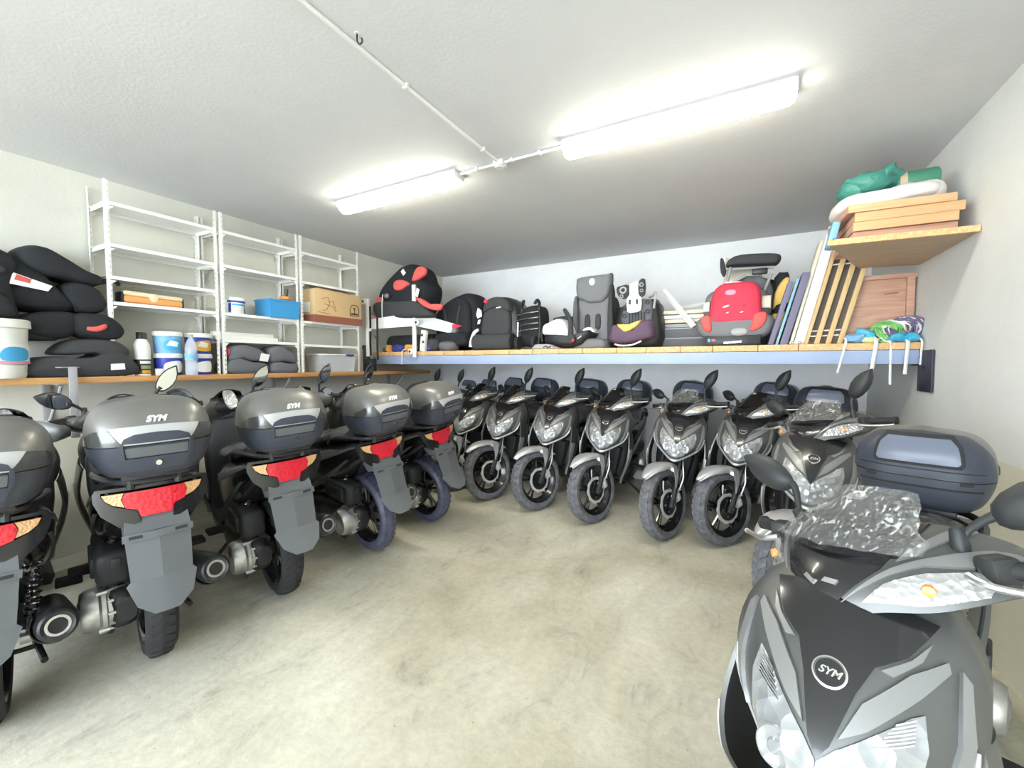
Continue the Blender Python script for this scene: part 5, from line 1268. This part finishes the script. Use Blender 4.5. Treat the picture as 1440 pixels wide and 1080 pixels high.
MB().tube([(cK(670, 0)[0], -.0, cK(0, 405)[1]), (cK(780, 0)[0], -.01, cK(0, 412)[1]), (cK(900, 0)[0], .0, cK(0, 428)[1])], .007, 8).build('top_piping', 'label_white', r)
b = MB(); b.box((0, .02, .045), (.42, .26, .09), None, .015); b.build('base', 'seat_black_shell', r)
b = MB(); b.box((-.18, -.112, .05), (.02, .006, .025)); b.build('sticker', 'print_cyan', r); MB().box((-.145, -.112, .05), (.03, .006, .02)).build('sticker', 'label_red', r); MB().box((0, -.112, .03), (.13, .006, .012), (0, -.08, 0)).build('latch', 'chrome', r)
# black seat behind the red one
r = item('car_seat', (.03, 4.40, ZB), 0, 'black child seat frame with a wide headrest towering behind the red seat', 'child seat')
MB().pillow([(-.21, .0), (-.23, .40), (-.17, .62), (.17, .62), (.26, .50), (.27, .0)], .08, .30, 3).build('seat_shell', 'seat_black_shell', r, ang=70)
MB().pillow([(-.13, .30), (-.12, .62), (.16, .60), (.15, .28)], .03, .10, 3).build('back_panel', 'seat_grey', r, ang=70)
MB().pillow([(-.19, .74), (-.17, .79), (-.08, .825), (.16, .81), (.235, .785), (.225, .73), (.16, .715), (-.12, .735)], -.08, .10, 3).build('headrest', 'seat_charcoal', r, ang=70)
for pts in ([(-.15, 0, .73), (-.19, 0, .55)], [(.17, 0, .64), (.12, 0, .50)], [(-.14, -.02, .58), (-.03, -.02, .64)]):
    MB().tube(pts, .012, 8).build('frame_tube', 'plastic_grey', r)
MB().tube([(-.19, .02, .72), (.19, .02, .70)], .014, 8).build('cross_bar', 'plastic_grey', r)
MB().pillow([(-.24, .82), (-.235, .70), (-.205, .66), (-.19, .72), (-.215, .82)], .0, .10, 2).build('side_arm', 'seat_charcoal', r, ang=70)
MB().pillow([(.21, .30), (.20, .62), (.27, .655), (.31, .62), (.27, .35)], .02, .22, 2).build('side_wing', 'seat_black', r, ang=70)
MB().box((.08, .0, .67), (.12, .05, .05), None, .01).build('adjuster', 'seat_black_shell', r)
r = item('cushion', (.00, 4.60, ZB), 0, 'pale round-topped cushion peeking out behind the black seat headrest', 'cushion')
MB().pillow([(-.17, 0), (-.18, .80), (-.13, .86), (0, .88), (.10, .85), (.13, .80), (.12, 0)], .0, .12, 3).build('pad', 'board_cream', r, ang=70)
r = item('vacuum_bag', (.265, 4.36, ZB), 0, 'yellow and black bag squeezed between the black seat and the purple boards', 'bag')
MB().pillow([(-.05, .0), (-.045, .40), (.0, .55), (.06, .60), (.075, .50), (.04, .25), (.04, .0)], .0, .12, 3).build('pouch', 'fabric_yellow', r, ang=70)
MB().pillow([(-.05, .28), (-.03, .36), (.06, .38), (.05, .30)], -.01, .13, 2).build('band', 'seat_black', r, ang=70)

# boards leaning to the right
def lean(name, x0, x1, z1, y, w, t, m, label, cat, z0=0., y1=None):
    """flat board: foot at (x0), head at (x1, z1) ; w = width along y, t = thickness"""
    r = item(name, (x0, y, ZB + z0), 0, label, cat)
    d = V((x1 - x0, 0, z1 - z0)); L = d.length; a = math.atan2(d.x, d.z)
    b = MB(); b.box((0, 0, L / 2), (t, w, L), None, .003)
    b.move(Matrix.Rotation(a, 4, 'Y') @ Matrix.Translation((t / 2, 0, 0)))
    return r, b, a, L
r, b, a, L = lean('leaning_board', .17, .30, .50, 4.10, .16, .035, 'board_purple', 'purple grey board leaning nearest to the red child seat', 'board'); b.build('panel', 'board_purple', r)
r, b, a, L = lean('leaning_board', .222, .355, .52, 4.08, .10, .018, 'board_blue', 'narrow light blue board leaning between the two purple boards', 'board'); b.build('panel', 'board_blue', r)
r, b, a, L = lean('leaning_board', .252, .395, .565, 4.12, .20, .05, 'board_purple', 'larger purple grey board leaning right of the narrow blue board', 'board'); b.build('panel', 'board_purple', r)
r, b, a, L = lean('leaning_board', .318, .50, .80, 4.14, .18, .022, 'board_cream', 'tall cream board leaning against the white rail', 'board'); b.build('panel', 'board_cream', r)
r, b, a, L = lean('leaning_rail', .345, .545, .885, 4.02, .05, .062, 'white_metal', 'tall white metal rail with a foot plate leaning beside the slatted cot side', 'rail')
b.build('channel', 'white_metal', r)
b = MB(); b.box((.012, -.02, .012), (.085, .075, .02), None, .006); b.build('foot_plate', 'white_metal', r)
b = MB()
for x in (-.01, .035): b.lathe([(.006, -.062), (.010, -.062), (.010, -.056), (.006, -.056)], (x, 0, .012), 'y', 10, close=True)
b.build('screw', 'steel_dark', r)
r = item('slatted_crib_gate', (.42, 4.02, ZB), 0, 'light wooden slatted cot side leaning against the brown panel', 'cot side', ry=0)
an = math.atan2(.165, .70)
for k in range(4):
    b = MB(); b.box((0, 0, .36), (.034, .020, .72), None, .004)
    b.move(Matrix.Translation((k * .0735, .01 * k, .0)) @ Matrix.Rotation(an, 4, 'Y')); b.build('slat', 'crib_wood', r)
for z, w in ((.10, 1), (.06, 1), (.60, 1), (.645, 1)):
    b = MB(); b.tube([(-.03, .012, z), (.24, .045, z + .01)], .006, 6); b.move(Matrix.Translation((z * .235, .004, 0))); b.build('wire_rod', 'white_metal', r)
b = MB(); b.box((.36 * .235 + .11, .06, .35), (.24, .012, .70), (0, an, 0), .002); b.build('backing', 'backing_brown', r)
# brown panel
r = item('wooden_panel', (.89, 4.12, ZB), 0, 'brown wooden panel standing on edge under the upper right shelf', 'crate')
b = MB(); b.box((-.01, .02, .26), (.38, .03, .50), None, .004); b.build('board', 'brown_wood', r)
b = MB(); b.box((-.02, .0, .49), (.44, .05, .035), None, .005); b.box((.165, .0, .25), (.045, .045, .46), None, .005); b.box((-.02, .0, .05), (.40, .045, .05), None, .005); b.build('frame', 'brown_wood', r)
b = MB(); b.tube([(.02, .002, .365), (.10, .002, .372)], .0025, 5); b.tube([(-.12, .002, .11), (-.06, .002, .112)], .002, 5); b.build('crack', 'print_dark', r)

# upper right shelf
ZU = 2.175
r = item('corner_shelf', (.77, 3.2, ZU), 0, 'upper wooden shelf board projecting from the right wall above the brown panel', 'shelf')
b = MB(); b.loft([[(x, y, z) for x, y in ((-.34, -.04), (.315, .0), (.315, .87), (-.04, .80))] for z in (-.018, .0)]); b.build('board', 'ply_wood', r)
b = MB(); b.hull([(-.345, -.06, -.022), (.315, -.02, -.022), (-.345, -.06, .012), (.315, -.02, .012), (-.345, -.035, -.022), (.315, .005, -.022), (-.345, -.035, .012), (.315, .005, .012)]); b.build('front_edge', 'plank_wood', r)
def dr(z, x, y, w, d, h, rz, label, m='drawer_wood'):  # one wooden drawer of the stack
    r = item('wooden_drawer', (x, y, z), rz, label, 'tray', 'wooden drawers stacked on the upper shelf')
    MB().box((0, -d / 2, h / 2), (w, .02, h), None, .003).build('front_board', m, r); MB().box((0, d / 2, h / 2), (w, .016, h), None, .003).build('back_board', m, r)
    for sx in (-1, 1): MB().box((sx * (w / 2 - .008), 0, h / 2), (.016, d - .02, h * .9), None, .003).build('side_board', 'brown_wood', r)
    MB().box((0, 0, .008), (w - .03, d - .03, .008)).build('bottom', 'brown_wood', r)
ztop = ZU + .012
dr(ztop, .78, 3.50, .46, .50, .050, .03, 'bottom wooden drawer of the stack on the upper shelf', 'brown_wood')
dr(ztop + .051, .78, 3.48, .46, .50, .052, .02, 'second wooden drawer from the bottom on the upper shelf')
dr(ztop + .104, .79, 3.48, .48, .50, .052, .04, 'third wooden drawer from the bottom on the upper shelf')
dr(ztop + .157, .75, 3.46, .48, .48, .045, .06, 'topmost wooden drawer under the white sack')
r = item('sack', (.76, 3.47, ztop + .203), 0, 'crumpled white sack lying on the wooden drawers of the upper shelf', 'bag')
b = MB(); b.ell((-.03, .0, .055), (.25, .22, .055), 3.2, (0, -.06, 0)); b.ell((.12, .02, .07), (.13, .18, .065), 2.8); b.wob(.02, 9, 3); b.build('bag', 'bag_white', r, ang=80)
r = item('bundle', (.66, 3.46, ztop + .305), 0, 'teal green crumpled plastic bundle on top of the white sack', 'bag')
b = MB(); b.ell((0, 0, .07), (.14, .16, .075), 2.4); b.ell((-.07, -.02, .04), (.08, .12, .06), 2.4, (0, -.4, 0)); b.ell((.05, -.03, .10), (.09, .12, .05), 2.2, (0, -.2, .3)); b.wob(.035, 14, 5); b.build('bag', 'bag_teal', r, ang=50)
r = item('roll', (.87, 3.45, ztop + .325), 0, 'dark green rolled sheet on the white sack near the right wall', 'roll')
b = MB(); b.lathe([(0, -.10), (.055, -.10), (.062, -.09), (.062, .085), (.055, .095), (0, .095)], (.02, 0, .04), 'x', 24); b.build('sheet_roll', 'roll_green', r)
MB().lathe([(.063, -.088), (.066, -.088), (.066, -.055), (.063, -.055)], (.02, 0, .04), 'x', 24, close=True).build('tape', 'tape_tan', r)
r = item('folder', (.50, 3.36, ztop), 0, 'blue and clear folder standing at the left end of the upper shelf', 'folder')
b = MB(); b.box((-.015, .06, .085), (.04, .10, .16), (0, .2, 0), .006); b.build('sleeve', 'bag_sky', r)
MB().box((-.0, .055, .03), (.055, .11, .05), (0, .2, 0), .006).build('band', 'print_blue', r)

# rolled straps and small bags at the right end of the back shelf
def coil(x, y, z, mats, label, rad=.075, n=9, seed=0, rx=.9, cat='strap', nm='strap_coil'):
    r = item(nm, (x, y, z), 0, label, cat, None)
    rg = random.Random(seed)
    for q, m in enumerate(mats):
        b = MB()
        for k in range(n):
            t = rg.uniform(.45, 1) * rad; a0 = rg.uniform(0, 6.28); tl = rg.uniform(-.6, .6); ox, oz = rg.uniform(-.3, .3) * rad, rg.uniform(0, .5) * rad
            pts = []
            for i in range(15):
                a = a0 + 2 * PI * i / 14 * rg.uniform(.97, 1.03)
                pts.append((ox + t * rx * math.cos(a) * 1.15, -.01 * q - .03 * math.sin(a * 2 + tl) + rg.uniform(-.005, .005), rad * .95 + oz * .4 + t * math.sin(a)))
            b.tube(pts, .0075 if q == 0 else .006, 5)
        b.build('webbing', m, r)
    return r
def pouch(x, y, m, label, rr, s, z=ZB, nm='small_bag'):
    r = item(nm, (x, y, z), 0, label, 'bag')
    b = MB(); b.ell((0, 0, rr[2]), rr, 2.3); b.wob(.022, 18, s); b.build('bag', m, r, ang=50); return r
def tail_strap(r, x0, z0, x1, z1, m='strap_white', w=.008, y=-.06):
    MB().tube([(x0, .0, z0), (x0, y, z0 - .03), (x0 + (x1 - x0) * .4, y, z0 + (z1 - z0) * .5), (x1, y, z1)], w, 6, smooth=4).build('loose_end', m, r)
YS = 3.985
r = pouch(.72, YS, 'bag_sky', 'pale blue small pouch at the foot of the slatted cot side', (.055, .05, .035), 11); tail_strap(r, -.06, .04, -.105, -.22)
r = pouch(.785, YS + .04, 'bag_blue', 'turquoise blue small bag left of the green strap coil', (.065, .06, .055), 12)
r = pouch(.80, YS - .01, 'bag_lime', 'lime and white scrunched pouch under the turquoise bag', (.055, .035, .025), 13); tail_strap(r, .03, .035, .0, -.29, w=.013)
r = coil(.915, YS + .01, ZB, ('strap_white', 'bag_green'), 'green and white coiled strap in the middle of the strap heap', .078, 10, 4); tail_strap(r, .0, .02, .005, -.30)
r = pouch(.955, YS - .02, 'bag_blue', 'bright cyan small pouch below the green strap coil', (.05, .035, .032), 15); tail_strap(r, .045, .03, .035, -.225, w=.011)
r = coil(1.00, YS - .0, ZB, ('strap_white', 'strap_mauve'), 'white and mauve coiled strap at the right end of the back shelf', .088, 12, 9)
r = pouch(1.03, YS - .05, 'bag_blue', 'dark cyan pouch at the shelf end above the black wall plate', (.045, .03, .03), 17); tail_strap(r, .035, .03, .03, -.16, w=.006)

# ------------------------------------------------------------------ scooters
proto = make_scooter()
def family(o):
    out = [o]
    for c in o.children: out += family(c)
    return out
for o in family(proto): pass
bpy.context.view_layer.update()
KIDS = {o: list(o.children) for o in family(proto)}
def place_scooter(x, y, yaw, lean_, steer, sc, label, group, left, right, wrap=False, seat_wrap=True, tyre=None, splay=0):
    r = proto.copy(); COL.objects.link(r)
    r.location = (x, y, 0); r.rotation_euler = (R(lean_), 0, R(yaw)); r.scale = sc if isinstance(sc, tuple) else (sc, sc, sc)
    tag(r, label, 'scooter', group)
    M = Matrix.Translation(STEER_P) @ Matrix.Rotation(R(steer), 4, STEER_A) @ Matrix.Translation(-STEER_P)
    for p in KIDS[proto]:
        kind = p.name.split('.')[0]
        if kind == 'mirror' and p['pose'] not in ('left_' + left, 'right_' + right): continue  # a mirror can be folded away
        if kind == 'plastic_wrap' and not wrap: continue
        if kind == 'seat_wrap' and not seat_wrap: continue
        c = p.copy(); COL.objects.link(c); c.parent = r
        if 'pose' in c: del c['pose']
        if kind in STEERED: c.matrix_basis = M
        if kind == 'mirror' and splay and 'right' in p['pose']:
            pv = V((.205, -.17, 1.065)); c.matrix_basis = M @ Matrix.Translation(pv) @ Matrix.Rotation(R(splay), 4, 'X') @ Matrix.Translation(-pv)
        for s in KIDS[p]:
            d = s.copy(); COL.objects.link(d); d.parent = c
            if tyre and kind in tyre and s.name.split('.')[0] == 'tyre':
                d.material_slots[0].link = 'OBJECT'; d.material_slots[0].material = MATS[tyre[kind]]
    return r
GL = 'scooters parked rear out along the left wall'; GB = 'scooters parked nose out along the back wall'
DUST = {'rear_wheel': 'rubber_dusty'}
left_row = [
 (-3.31, .605, 165, 1, 3, .99, 'dark grey scooter cut by the left edge, muffler showing, first of the left row', False, None),
 (-3.25, 1.141, 165.5, -1.2, 3, 1.03, 'dark grey scooter in front of the paint tubs, second of the left row', False, None),
 (-3.235, 1.80, 165, -3, 2, 1.03, 'dark grey scooter in front of the grey booster cushions, third of the left row', False, None),
 (-3.22, 2.48, 170, -6, 2, 1.03, 'dark grey scooter with a bluish rear tyre, fourth of the left row', False, {'rear_wheel': 'blue_film'}),
 (-3.24, 3.113, 174.4, -8.5, 3, 1.03, 'dark grey scooter at the far end of the left row nearest the back corner', False, {'rear_wheel': 'blue_film'}),
]
for x, y, yw, ln, st, sc, lab, wr_, ty in left_row:
    place_scooter(x, y, yw, ln, st, (sc, sc, sc * 1.055), lab, GL, 'low', 'none' if 'left edge' in lab else 'tall', wr_, True, ty)
back_row = [
 (-3.80, 4.66, -90, -5, -29, 1.03, 'dark scooter in the left corner, almost hidden behind the left row boxes', False),
 (-3.42, 4.64, -89, -5, -29, 1.03, 'dark scooter second from the left corner in the back row, mostly hidden', False),
 (-2.955, 4.60, -87, -5, -30, 1.05, 'grey scooter just right of the last left-row top box, front wheel half hidden', False),
 (-2.455, 4.525, -85, -5.7, -29.5, 1.05, 'grey scooter under the rounded black seat with a white label, back row', False),
 (-1.825, 4.49, -88, -5.8, -28.5, 1.05, 'grey scooter under the infant carrier in the back row', False),
 (-1.25, 4.43, -86.5, -6.1, -28, 1.05, 'grey scooter under the plum child seat in the back row', False),
 (-.60, 4.355, -87.5, -7, -28, 1.05, 'grey scooter under the red child seat with film on its screen', True),
 (.0, 4.455, -101, -7.5, -30, 1.05, 'grey scooter under the slatted cot side with a bare black screen', False),
 (.385, 3.455, -99, -4, -30, 1.05, 'grey scooter in the right corner with a wrapped screen, behind the nearest scooter', True),
]
for x, y, yw, ln, st, sc, lab, wr_ in back_row:
    place_scooter(x, y, yw, ln, st, sc, lab, GB, 'tall', 'low', wr_, True, None)
place_scooter(.339, 1.464, -110.3, 0, -27, .99, 'nearest grey scooter in the right foreground with crinkled film over its screen', None, 'low', 'tall', True, True, None, 27)
for o in family(proto): bpy.data.objects.remove(o)

# ------------------------------------------------------------------ light and camera
w = bpy.data.worlds.new('sky'); SC.world = w; w.use_nodes = True
bg = w.node_tree.nodes['Background']; bg.inputs[0].default_value = (.80, .90, 1., 1); bg.inputs[1].default_value = 10
cam = bpy.data.cameras.new('camera'); co = bpy.data.objects.new('camera', cam); COL.objects.link(co); SC.camera = co
cam.sensor_width = 36; cam.lens = 595 / 1440 * 36; cam.clip_start = .05
co.location = (0, 0, 1.45); co.rotation_euler = (R(90 - 2.69), 0, R(28.64))
SC.cycles.max_bounces = 14; SC.cycles.diffuse_bounces = 8; SC.cycles.transparent_max_bounces = 16
SC.view_settings.view_transform = 'Standard'; SC.view_settings.look = 'None'; SC.view_settings.gamma = 1; SC.view_settings.exposure = .53
try: SC.view_settings.use_curve_mapping = False
except Exception: pass
